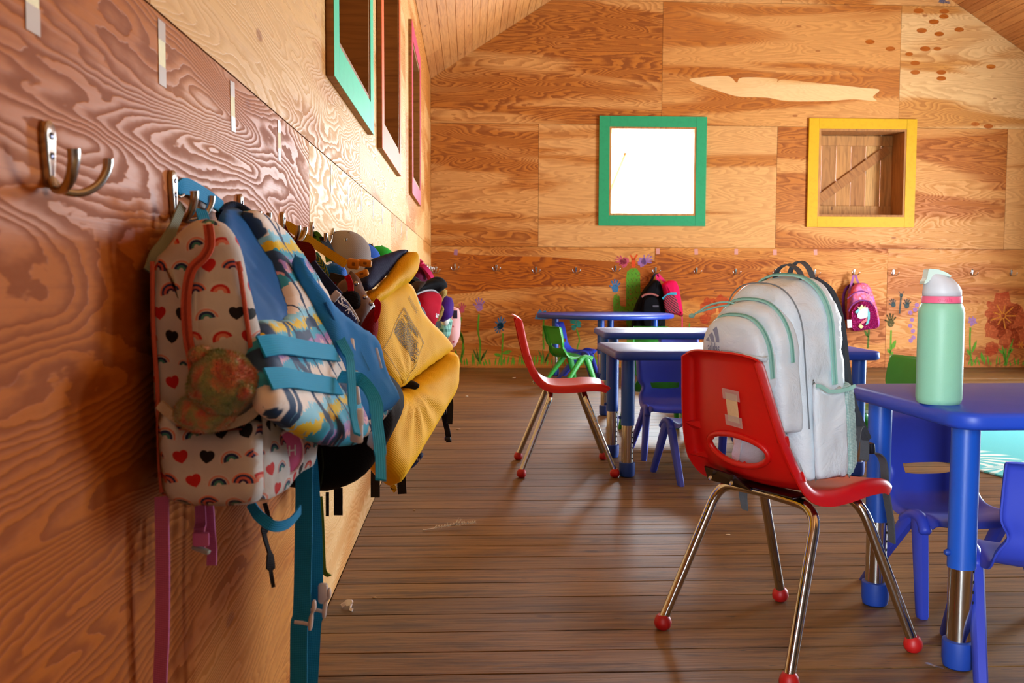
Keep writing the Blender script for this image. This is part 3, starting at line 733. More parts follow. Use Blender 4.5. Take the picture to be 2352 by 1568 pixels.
def strap(name, pts, width, mat, parent, wdir, n=8, thick=.0022, **kw):
    """pts: world points; wdir one vector or list (start, end)"""
    p = smooth_path(pts, n)
    wd = [Vector(wdir)]*len(p) if not isinstance(wdir, list) else [x for a, b in zip(wdir, wdir[1:]) for x in lerp_dirs(a, b, len(p)//(len(wdir)-1)+1)][:len(p)]
    if isinstance(wdir, list):
        while len(wd) < len(p): wd.append(wd[-1])
    return link(name, ribbon(name, p, width, thick, None, wd), mat, parent, **kw)
def webbing(name, col):
    if name in MATS: return MATS[name]
    t = NT(name); u, v, _ = t.sep(t.uv()); c = hx(col); n = t.noise(t.obj(), 25, 3)
    rib = t.ma('SINE', t.mul(v, 2*math.pi/.0026)); col_ = t.ma('SINE', t.mul(u, 2*math.pi/.003))
    k = t.add(t.mul(rib, .5), t.mul(col_, .3))
    t.out(t.mix(t.add(t.mul(k, .3), .4), tuple(x*.74 for x in c[:3])+(1,), tuple(min(1, x*1.12) for x in c[:3])+(1,)), .75, 0, .3)
    t.bump(k, .4, .0012); MATS[name] = t.m; return t.m
X, Y, Z = Vector((1, 0, 0)), Vector((0, 1, 0)), Vector((0, 0, 1))
def dpoly(name, surf, polys, mat, parent):
    """flat print: polygons (a,b) laid on a pillow surface"""
    vs_, fs = [], []
    for p in polys: fs.append(tuple(range(len(vs_), len(vs_)+len(p)))); vs_ += [surf(a, b) for a, b in p]
    return link(name, mesh(name, vs_, fs), mat, parent)
def print_text(name, surf, s, size, org, ang, mat, parent, sx=1.0, align='CENTER', bold=0, spacing=1.0):
    tm_ = textmesh(s, size, align, bold=bold, spacing=spacing); ca, sa = math.cos(ang), math.sin(ang)
    for v in tm_.vertices:
        x, y = v.co.x*sx, v.co.y; v.co = surf(org[0]+x*ca-y*sa, org[1]+x*sa+y*ca)
    return link(name, tm_, mat, parent)

# ------------------------------------------------------------------ coat hooks and name tags on the left wall
def make_hook():
    """plate on the wall x = 0, arms into the room; origin at plate top"""
    root = empty('coat_hook')
    out_ = [(0, 0), (.007, -.0022), (.0105, -.0085), (.0108, -.016), (.009, -.03), (.0062, -.046), (.0045, -.058), (0, -.061)]
    prof = out_ + [(-a, b) for a, b in out_[::-1][1:-1]]; n = len(prof)
    vs_ = [(0.0004, a, b) for a, b in prof] + [(.0055, a, b) for a, b in prof] + [(.0068, a*.86, -.028+(b+.028)*.93) for a, b in prof]
    fs = [tuple(range(n)), tuple(range(3*n-1, 2*n-1, -1))] + [(k*n+i, k*n+(i+1) % n, (k+1)*n+(i+1) % n, (k+1)*n+i) for k in (0, 1) for i in range(n)]
    bm = bmesh.new(); bm.from_mesh(mesh('plate', vs_, fs)); pl = link('plate', from_bm('plate', bm, True, 35), STEEL, root)
    for zz in (-.014, -.032): link('screw', lathe('screw', [(.0033, 0), (.0033, .0012), (.0015, .0018)], 10), DSTEEL, pl, (.0065, 0, zz)).rotation_euler = (0, R(90), 0)
    for s in (-1, 1):
        p = smooth_path([(.005, s*.001, -.052), (.012, s*.008, -.0625), (.024, s*.02, -.0635), (.035, s*.031, -.055), (.041, s*.038, -.041), (.042, s*.040, -.030)], 5)
        link('arm', tube('arm', p, [.0042+.0016*i/len(p) for i in range(len(p))], 10, flat=.8), STEEL, root)
    return root
hk = make_hook(); NH = 24
HKY = [.898+.367*k for k in range(NH)]
for k, yy in enumerate(HKY):
    o = hk if k == 0 else copy_tree(hk); o.location = (0, yy, 1.031 + random.uniform(-.004, .004)); o.rotation_euler = (R(random.uniform(-3, 3)), 0, 0)
    put(o, 'empty silver double coat hook nearest the camera on the left wall' if k == 0 else 'silver double coat hook, %s from the camera on the left wall' % ORD[k], 'coat hook', 'coat hooks on the left wall')
TAPE_W = plain('white masking tape', '#E6E2DC', .6)
TG = {}
def tag(loc, yaw, w, h, lb, paper, grp):
    key = (w, h, paper.name)
    if key not in TG:
        TG[key] = (boxes('paper', [((.0003, .0008), (-w/2, w/2), (-h/2, h/2))]), boxes('tape', [((.0009, .0011), (-w/2-.001, w/2+.001), (-.012, .012))]))
    r = empty('name_tag', loc, yaw, label=lb, cat='label', group=grp)
    link('paper', TG[key][0], paper, r)
    for s in (-1, 1): link('tape', TG[key][1], TAPE_T, r, (0, 0, s*(h/2-.004)))
    return r
TAPE_T = NT('frosted tape'); TAPE_T.out(hx('#E9D8CC'), .35); TAPE_T.b.inputs['Alpha'].default_value = .62; TAPE_T = TAPE_T.m
k = 0
for px, py in ((72, -30), (371, 123), (534, 245), (641, 323), (761, 413), (799, 439), (830, 460), (857, 480), (878, 494), (909, 518), (922, 527), (934, 536)):
    p = at(px, py, x=0); o = tag((0, p.y, p.z), 0, .026, .064, 'cream paper name tag taped flat on the left wall, %s from the camera' % ORD[k], PAPER if k < 5 else TAPE_W, 'name tags on the left wall')
    o.rotation_euler = (R(random.uniform(-3, 3)), 0, 0); k += 1

# ------------------------------------------------------------------ rainbow print backpack on the second hook
def rainbow_mat():
    t = NT('rainbow and heart print'); x, y, z = t.sep(t.obj()); nx, ny, nz = t.sep(t.node('ShaderNodeNewGeometry').outputs['Normal'])
    side = t.ma('GREATER_THAN', t.ma('ABSOLUTE', nx), t.ma('ABSOLUTE', ny))
    p = t.add(t.mul(side, t.mul(y, .75)), t.mul(t.sub(1, side), x)); S = 1/.027
    q = t.mul(z, S); row = t.ma('FLOOR', q); p = t.add(t.mul(p, S*.93), t.mul(t.ma('MODULO', row, 2), .5)); col = t.ma('FLOOR', p)
    wn = t.node('ShaderNodeTexWhiteNoise', {'Vector': t.xyz(col, row, t.mul(side, 5))}, noise_dimensions='3D'); r1 = wn.outputs[0]; rc = t.node('ShaderNodeSeparateColor', {0: wn.outputs[1]}).outputs
    lx = t.sub(t.sub(t.ma('FRACT', p), .5), t.mul(t.sub(rc[0], .5), .12)); ly = t.sub(t.sub(t.ma('FRACT', q), .5), t.mul(t.sub(rc[1], .5), .12))
    an = t.mul(t.sub(rc[2], .5), .9); ca, sa = t.ma('COSINE', an), t.ma('SINE', an)
    ax = t.sub(t.mul(lx, ca), t.mul(ly, sa)); ay = t.add(t.mul(lx, sa), t.mul(ly, ca))
    sc_ = t.add(1, t.mul(t.ma('GREATER_THAN', rc[0], .55), .75)); ay2 = t.add(ay, .17)
    rad = t.mul(t.ma('SQRT', t.add(t.mul(ax, ax), t.mul(ay2, ay2))), sc_)
    up = t.ma('GREATER_THAN', ay2, 0)
    warm = t.ramp(rad, [(0, hx('#CFC9C4')), (.10, hx('#31204e')), (.19, hx('#C9655a')), (.29, hx('#22335f')), (.38, hx('#D9806a')), (.46, hx('#CFC9C4'))], 'CONSTANT')
    cool = t.ramp(rad, [(0, hx('#CFC9C4')), (.10, hx('#3f8078')), (.20, hx('#1f2c55')), (.31, hx('#CFC9C4')), (.34, hx('#D08878')), (.42, hx('#CFC9C4'))], 'CONSTANT')
    red = t.ramp(rad, [(0, hx('#CFC9C4')), (.12, hx('#D9806a')), (.25, hx('#BF2A22')), (.36, hx('#CFC9C4'))], 'CONSTANT')
    rb = t.mix(t.ma('GREATER_THAN', rc[1], .4), cool, t.mix(t.ma('GREATER_THAN', rc[1], .72), warm, red))
    m_rb = t.mul(t.mul(up, t.ma('LESS_THAN', rad, .5)), t.ma('LESS_THAN', r1, .66))
    hx_, hy = t.mul(ax, 3.9), t.mul(t.add(ay, .03), 3.9); xx, yy = t.mul(hx_, hx_), t.mul(hy, hy)
    f = t.sub(t.ma('POWER', t.sub(t.add(xx, yy), 1), 3), t.mul(xx, t.mul(yy, hy)))
    m_h = t.mul(t.ma('LESS_THAN', f, 0), t.ma('GREATER_THAN', r1, .66))
    base = t.mix(t.noise(t.obj(), 30, 3), hx('#BDB6B0'), hx('#D6D0CA'))
    c = t.mix(m_rb, base, rb); c = t.mix(m_h, c, t.mix(t.ma('GREATER_THAN', r1, .86), hx('#C02018'), hx('#141216')))
    w = t.noise(t.obj(), 22, 4); t.out(c, .75, 0, .3); t.bump(w, .5, .006); return t.m
RBW = rainbow_mat()
CORAL = cloth('coral piping', '#C9604A'); GREYGREEN = webbing('grey green webbing', '#8f8f78'); PINKW = webbing('pink webbing', '#D06FA8'); CREAM = cloth('cream elastic', '#CDB99C')
TEALW = webbing('teal webbing', '#12A2D6'); TEALD = webbing('deep teal webbing', '#1290C8'); BLACKW = webbing('black webbing', '#1c1b22'); BLACKF = cloth('black nylon', '#06060b', rough=.8); WHITEP = plastic('white buckle plastic', '#DDD6D6', .35, .02)
BLACKP = plastic('black buckle plastic', '#16151a', .35, .03)
rb_ = empty('backpack', (.07, 1.25, .607), label='small cream backpack printed with rainbows and hearts, nearest the camera', cat='backpack')
def under(root, ob): ob.parent = root; ob.matrix_parent_inverse = Matrix.Translation(-root.location)
def adopt(root, fn):
    """run fn, then parent everything it made at top level under root"""
    before = set(o.name for o in COL.objects); fn()
    for o in [o for o in COL.objects if o.name not in before and o.parent is None]: under(root, o)
y0 = 1.115
def P1(px, py, y=y0): v = at(px, py, y=y); v.x = max(v.x, .008); return v
def build():
    ol = [P1(*p) for p in ((352, 1128), (372, 1152), (480, 1172), (588, 1162), (612, 1140), (610, 1000), (603, 880), (590, 760), (568, 650), (545, 560), (505, 512), (440, 505), (398, 532), (362, 572), (338, 595), (330, 650), (334, 800), (343, 1000))]
    bd_ = bag('body', ol, (0, .27, 0), .03, .05, RBW, None, .012, .0045, 16, 6, 1.0)
    for v in bd_.data.vertices:               # slumped: the far top corner collapses towards the wall, the base bulges out
        t = min(1, max(0, (v.co.y-y0-.02)/.25)); zf = min(1, max(0, (v.co.z-.68)/.10)); v.co.x *= 1+.16*t*(1-zf)-.62*t*zf
    def pipe(nm, pts, r_=.0028, m=CORAL, y=y0-.004): link(nm, tube(nm, smooth_path([P1(*p, y) for p in pts], 6), r_, 8), m)
    pipe('piping', [(350, 600), (352, 750), (362, 900), (366, 1050), (372, 1130)], y=y0+.004)
    pipe('piping', [(548, 600), (562, 700), (576, 800), (588, 900), (596, 1000), (602, 1120)], y=y0+.004)
    # coral zip down the side, curving over the top
    zp = smooth_path([P1(*p, y0-.014) for p in ((478, 515), (482, 560), (468, 590), (440, 620), (428, 680), (430, 760), (440, 820), (448, 870))], 6)
    link('zipper', ribbon('zipper', zp, .011, .003, X), CORAL)
    link('zipper_teeth', tube('zipper_teeth', [p-Y*.002 for p in zp], .0016, 6), cloth('dark coral teeth', '#9a4030'))
    fr = Frame(P1(360, 930, y0-.008), P1(600, 930, y0-.008), P1(480, 1150, y0-.008))
    pk, sf, _ = pillow('side_pocket', fr, [(368, 930), (420, 972), (490, 985), (560, 970), (598, 940), (604, 1060), (602, 1140), (560, 1158), (460, 1160), (385, 1142), (366, 1060)], .016, .004, .02, RBW, None, .012, .004)
    e = strap('pocket_elastic', [sf(*fr.px(*p), .0) for p in ((370, 926), (420, 962), (490, 977), (560, 962), (598, 934))], .011, CREAM, None, Z, thick=.004)
    # badge on the front
    bd = empty('badge'); bm_ = Matrix.Translation((.156, 1.212, .672)) @ Matrix.Rotation(R(-42), 4, 'Z')
    bd.matrix_world = bm_
    d = lathe('badge_disc', [(0.001, 0), (.021, 0), (.0225, .0015), (.0225, .003), (.02, .0038), (.001, .004)], 32, False)
    ob = link('badge_disc', d, plastic('pink enamel', '#D65C94', .35, .02), bd); ob.rotation_euler = (0, R(90), 0); ob.scale = (1.25, 1, 1)
    rim = link('badge_rim', tube('badge_rim', [(.003, .0222*math.cos(a*math.pi/16), .0278*math.sin(a*math.pi/16)) for a in range(33)], .0018, 8, False), plastic('pale pink rim', '#E0B8BC', .4, .02), bd)
    tm_ = textmesh('gH', .019, bold=.0002)
    for v in tm_.vertices: v.co = Vector((.0046, v.co.x, v.co.y-.005))
    link('badge_letters', tm_, plain('white letters', '#EDE4EA', .5), bd)
adopt(rb_, build)
def build():
    # hanging loops over the hook, shoulder straps and their tails
    hx_, hy = .036, 1.232
    strap('hanging_loop', [(.028, 1.222, .982), (.02, 1.205, .95), (.017, 1.185, .925), (.018, 1.16, .905), (.018, 1.15, .89)], [.016]*9+[.018+.0014*i for i in range(24)], GREYGREEN, None, (.3, .95, 0))
    strap('hanging_loop', [(.034, 1.282, .98), (.05, 1.25, .955), (.066, 1.22, .94), (.08, 1.2, .93)], .016, TEALD, None, (.4, .9, 0.2))
    strap('shoulder_strap', [P1(372, 1140, 1.12), P1(372, 1180, 1.115), P1(374, 1300, 1.11), P1(373, 1450, 1.11), P1(368, 1560, 1.11), P1(366, 1700, 1.11)], .018, PINKW, None, (.92, -.3, 0))
    a = [at(460, 1160, y=1.17), at(461, 1200, y=1.16), at(458, 1220, y=1.15), at(459, 1262, y=1.16)]
    strap('strap_tail', a, .014, PINKW, None, (.9, -.3, 0))
    strap('strap_tail', [at(480, 1160, y=1.19), at(484, 1220, y=1.19), at(487, 1260, y=1.185), at(486, 1298, y=1.18)], .013, PINKW, None, (.9, -.3, 0))
    b = link('slider', cbox('slider', .02, .006, .018, .003), PINKW); b.location = at(462, 1238, y=1.145)
    b = link('strap_buckle', cbox('strap_buckle', .024, .008, .006, .0025), plastic('grey buckle', '#9aa39c', .4, .02)); b.location = at(462, 1262, y=1.15); b.rotation_euler = (0, R(12), R(-20))
    strap('bottom_strap', [at(575, 1155, y=1.2), at(595, 1185, y=1.19), at(630, 1208, y=1.2), at(665, 1200, y=1.24), at(690, 1170, y=1.3)], .014, TEALD, None, [(0, .3, 1), (.3, 0, 1), (0, -.3, 1)])
    strap('ribbon_tail', [at(608, 1155, y=1.3), at(616, 1190, y=1.3), at(607, 1225, y=1.29), at(620, 1275, y=1.29), at(622, 1310, y=1.28), at(628, 1348, y=1.28)], [.006]*8+[.012]*8+[.008]*8+[.013]*8+[.005]*9, BLACKW, None, [(1, 0, 0), (.3, 1, 0), (1, .3, 0)])
adopt(rb_, build)
# plush toy standing in the side pocket
def plush_mat():
    t = NT('tie-dye plush'); o = t.obj(); n = t.noise(o, 34, 3, .6, .4); f = t.noise(o, 600, 2)
    t.out(t.ramp(n, [(.32, hx('#7d9c5e')), (.46, hx('#a8a066')), (.53, hx('#C98a5c')), (.62, hx('#D0664a')), (.74, hx('#C9706a'))]), .95, 0, .1); t.bump(f, .6, .004); t.put(t.b.inputs['Sheen Weight'], .5); return t.m
PL = plush_mat(); pc = at(510, 880, y=1.062)
pl_ = empty('plush_toy', pc-Z*.036, label='fuzzy orange and green plush toy tucked in the rainbow backpack pocket', cat='plush toy')
def ball(r_, sx=1, sy=1, sz=1, sub=4, wr=.08):
    bm = bmesh.new(); bmesh.ops.create_icosphere(bm, subdivisions=sub, radius=1)
    for v in bm.verts: k_ = 1+wr*noise.noise(v.co*2.2); v.co = Vector((v.co.x*sx, v.co.y*sy, v.co.z*sz))*r_*k_
    return from_bm('ball', bm, True)
def fur(me, L, n, seed):
    rnd = random.Random(seed); vs_, fs = [], []; V = me.vertices
    for _ in range(n):
        p = me.polygons[rnd.randrange(len(me.polygons))]; a, b, c = (V[i].co for i in p.vertices); u, v = rnd.random(), rnd.random()
        if u+v > 1: u, v = 1-u, 1-v
        q = a+(b-a)*u+(c-a)*v; nn = (p.normal+Vector((rnd.uniform(-.5, .5), rnd.uniform(-.5, .5), rnd.uniform(-.5, .5)))).normalized(); s = nn.cross(Vector((rnd.random(), rnd.random(), rnd.random()))).normalized()*.00045
        k_ = len(vs_); vs_ += [q-s, q+s, q+nn*L*rnd.uniform(.5, 1)]; fs.append((k_, k_+1, k_+2))
    return mesh('fur', vs_, fs)
for nm, off, r_, sx, sz, cnt in (('head', (0, 0, .036), .036, 1.0, 1.0, 9000), ('ear', (-.022, .004, .066), .012, 1.2, .9, 900), ('snout', (.026, -.016, .03), .011, 1, .9, 900), ('body', (-.02, .006, .004), .026, 1.3, .9, 3000)):
    m = ball(r_, sx, 1, sz); o = link(nm, m, PL, pl_, off)
    f = link('fur', fur(m, .0042, cnt, hash(nm) % 99), PL, o, kind='stuff')

# ------------------------------------------------------------------ blue and tie-dye life vest, third hook
def tiedye():
    t = NT('tie-dye neoprene with navy branches'); u, v, _ = t.sep(t.uv())
    jag = t.mul(t.ma('ABSOLUTE', t.sub(t.ma('FRACT', t.mul(u, 90)), .5)), .010); nz = t.mul(t.noise(t.xyz(t.mul(u, 30), t.mul(v, 30), 3), 1, 4, .7), .05)
    b = t.ma('FRACT', t.mul(t.add(v, t.add(jag, nz)), 1/.125))
    c = t.ramp(b, [(0, hx('#E9DCCF')), (.2, hx('#2FA0C2')), (.36, hx('#D9A9B8')), (.42, hx('#A077B4')), (.52, hx('#2FA0C2')), (.64, hx('#E4C01E')), (.75, hx('#8CD3EE')), (.86, hx('#EFE6DE'))], 'CONSTANT')
    wv = t.noise(t.xyz(t.mul(u, 20), t.mul(v, 20), 9), 1, 2)
    e = t.voro(t.xyz(t.add(t.mul(u, 13), t.mul(wv, .8)), t.add(t.mul(v, 6.5), t.mul(u, 2)), 0), 1, 'DISTANCE_TO_EDGE')[0]
    c = t.mix(t.ss(.05, .035, e), c, hx('#1d3f66'))
    t.out(c, .7, 0, .35); t.bump(t.noise(t.obj(), 900, 2), .15, .001); return t.m
TD = tiedye(); NEO = cloth('blue neoprene', '#2C86D6', 1400, .7, .06); NEOD = cloth('deep blue neoprene', '#1A5C9E', 1400, .65, .08)
bv = empty('life_vest', (.12, 1.45, .62), label='blue life vest with tie-dye panels and teal belts, hanging on the third hook', cat='life vest')
FV = Frame(at(545, 480, y=1.40), at(575, 820, y=1.10), at(830, 1000, y=1.42))
def build():
    global bv_s
    o, sf, _ = pillow('front_panel', FV, [(556, 486), (585, 492), (640, 540), (692, 615), (735, 680), (757, 740), (775, 800), (795, 900), (832, 1004), (792, 1024), (740, 1018), (690, 995), (640, 965), (604, 935), (586, 870), (574, 800), (571, 742), (600, 737), (632, 735), (645, 720), (645, 685), (622, 622), (590, 548), (565, 505)],
                      .02, .016, .022, TD, None, .009, .003)
    # inside of the vest seen through the arm opening
    FL = Frame(at(545, 480, y=1.44), at(575, 760, y=1.17), at(660, 745, y=1.33))
    pillow('arm_lining', FL, [(506, 492), (530, 476), (560, 488), (600, 540), (650, 640), (665, 735), (640, 760), (580, 750), (566, 715), (562, 680), (540, 610), (515, 535)], .006, .014, .016, NEOD, None, .01, .004)
    link('arm_binding', tube('arm_binding', smooth_path([at(x, y, y=yy)-Y*.006 for x, y, yy in ((508, 500, 1.43), (520, 548, 1.39), (545, 622, 1.32), (566, 690, 1.24), (572, 735, 1.20))], 6), .005, 8), cloth('navy binding', '#16283f'))
    link('shoulder_fold', tube('shoulder_fold', smooth_path([at(x, y, y=yy) for x, y, yy in ((508, 494, 1.44), (530, 476, 1.48), (555, 482, 1.49), (575, 498, 1.48))], 6), .009, 10), cloth('navy shoulder', '#1d2f4d'))
    # back panel turning away from the camera, with its lining showing
    FB = Frame(at(690, 640, y=1.44), at(905, 915, y=1.63), at(830, 1000, y=1.46))
    pillow('back_panel', FB, [(676, 580), (700, 625), (748, 692), (800, 738), (842, 764), (863, 796), (876, 850), (908, 915), (897, 938), (815, 975), (790, 940), (765, 860), (745, 760), (715, 690), (685, 630)], .016, .014, .02, NEO, None, .01, .0035)
    link('seam_edge', tube('seam_edge', smooth_path([at(x, y, y=yy)-Y*.014 for x, y, yy in ((750, 695, 1.47), (790, 780, 1.5), (800, 830, 1.52), (835, 890, 1.56))], 6), .0025, 6), NEOD)
    FI = Frame(at(815, 965, y=1.50), at(908, 918, y=1.66), at(840, 1000, y=1.50))
    pillow('lower_flap', FI, [(812, 962), (860, 942), (905, 922), (896, 945), (872, 972), (843, 1001), (830, 998)], .008, .008, .01, TD, None, .008, .002)
    w = link('care_tag', cbox('care_tag', .004, .003, .034, .001), plain('white satin tag', '#D8DCE8', .5)); w.location = at(870, 822, y=1.535); w.rotation_euler = (0, R(-14), 0)
    # belts round the front
    def belt(pts, lift=.004, wdt=.032, nm='belt'):
        return strap(nm, [sf(*FV.px(*p), lift) for p in pts], wdt, TEALW, None, FV.B, thick=.0028)
    belt([(572, 810), (600, 813), (650, 818), (700, 824), (738, 830)], wdt=.026); belt([(585, 885), (620, 889), (665, 895), (705, 901), (742, 906)], wdt=.026)
    S = lambda x, y, l: sf(*FV.px(x, y), l)
    strap('belt_tail', [S(742, 775, .006), S(742, 800, .01), S(746, 850, .02), S(738, 900, .026), S(738, 980, .026), S(737, 1040, .03)], [.017]*16+[.012]*16+[.009]*9, TEALW, None, [(1, .3, 0), (.6, 1, 0), (.3, 1, 0)], thick=.003)
    strap('belt_tail', [S(740, 885, .008), S(765, 905, .026), S(784, 955, .034), S(789, 1010, .036), S(785, 1075, .036), S(780, 1150, .036)], [.02]*22+[.016]*12+[.013]*7, TEALW, None, [(.8, .6, .4), (.8, .6, 0), (.7, .7, 0)], thick=.003)
    def buckle(px, py, w_, h_, l, rz=0, mt=WHITEP):
        o = link('buckle', cbox('buckle', w_, .009, h_, .0035, 3), mt); o.location = S(px, py, l); o.rotation_euler = (0, R(rz), R(-50)); 
        p_ = link('buckle_prong', cbox('buckle_prong', w_*.35, .011, h_*.55, .003, 2), mt, o, (w_*.34, 0, h_*.32)); return o
    buckle(771, 832, .013, .042, .008, -12); buckle(780, 912, .012, .046, .008, -12)
    buckle(764, 1008, .022, .042, .018); buckle(820, 1034, .024, .022, .012, 20); buckle(833, 1014, .014, .012, .012, 30)
    # shoulder strap running back to the second hook
    strap('shoulder_strap', [at(408, 440, y=1.29), at(420, 428, y=1.30), at(440, 432, y=1.33), at(480, 455, y=1.40), at(512, 478, y=1.46)], .022, TEALD, None, [(.2, -.2, 1), (0, .1, 1), (-.1, -.1, 1)], thick=.003)
    link('strap_ring', tube('strap_ring', smooth_path([at(405, 447, y=1.285), at(413, 452, y=1.285), at(422, 447, y=1.3)], 5), .0018, 8), STEEL)
    # two long adjuster straps hanging to the floor, joined by side release buckles
    A = [(700, 1010, 1.38), (699, 1100, 1.37), (697, 1250, 1.36), (693, 1400, 1.36), (687, 1440, 1.36), (686, 1560, 1.36), (684, 1640, 1.36)]
    strap('adjuster_strap', [at(x, y, y=yy) for x, y, yy in A], .025, TEALD, None, (1, -.12, 0), thick=.003)
    B_ = [(708, 1010, 1.41), (716, 1100, 1.41), (724, 1250, 1.40), (725, 1400, 1.40), (721, 1440, 1.40), (714, 1560, 1.40), (708, 1640, 1.40)]
    strap('adjuster_strap', [at(x, y, y=yy) for x, y, yy in B_], .021, TEALW if False else webbing('blue teal webbing', '#1298DC'), None, (1, .25, 0), thick=.003)
    for pts, y_ in (([(676, 1428), (695, 1430), (712, 1434)], 1.335), ([(712, 1400), (730, 1401), (742, 1404)], 1.38)):
        link('buckle_bar', tube('buckle_bar', [at(x, y, y=y_) for x, y in pts], .0028, 8), WHITEP)
    for top, bot_, y_ in (((722, 1378), (712, 1446), 1.325), ((756, 1350), (744, 1418), 1.37)):
        p = [at(*top, y=y_), at(top[0]-1, top[1]+22, y=y_), at(bot_[0]+4, bot_[1]-34, y=y_), at(*bot_, y=y_)]
        link('buckle', tube('buckle', smooth_path(p, 5), [.003, .0045, .0055, .0058, .0055, .004, .0032, .003, .003, .0035, .0045, .0055, .0058, .0058, .005, .0035], 10, flat=.6), WHITEP)
    o = link('buckle', cbox('buckle', .014, .012, .03, .004), WHITEP); o.location = at(742, 1362, y=1.39)
    strap('olive_strap', [at(735, 1140, y=1.55), at(739, 1200, y=1.55), at(742, 1280, y=1.55), at(745, 1312, y=1.56), at(756, 1322, y=1.58)], .008, webbing('lime webbing', '#6a9a2a'), None, (1, 0, .3))
adopt(bv, build)

# ------------------------------------------------------------------ black backpack behind the vests
bk = empty('backpack', (.12, 1.85, .51), label='large black backpack hanging low behind the blue life vest', cat='backpack')
def build():
    yb = 1.62
    ol = [at(x, y, y=yb) for x, y in ((572, 860), (572, 1000), (590, 1090), (640, 1132), (720, 1142), (790, 1128), (850, 1085), (893, 1010), (892, 950), (850, 900), (790, 860), (720, 830), (640, 820))]
    for p in ol: p.x = max(p.x, .01)
    bag('body', ol, (0, .36, 0), .05, .05, BLACKF, None, .015, .006, 12)
    strap('strap_tail', [at(752, 1130, y=1.75), at(752, 1160, y=1.75), at(752, 1185, y=1.75)], .006, BLACKW, None, X)
    strap('strap_tail', [at(777, 1120, y=1.75), at(777, 1150, y=1.75), at(777, 1183, y=1.75)], .016, BLACKW, None, X)
    strap('piping', [at(x, y, y=1.60) for x, y in ((738, 1030), (742, 1070), (736, 1120))], .002, cloth('dark green piping', '#24301f'), None, X)
    strap('hanging_loop', [(.04, 1.64, .975), (.03, 1.70, .95), (.05, 1.76, .88), (.07, 1.8, .78)], .02, BLACKW, None, (.5, .5, .5))
adopt(bk, build)

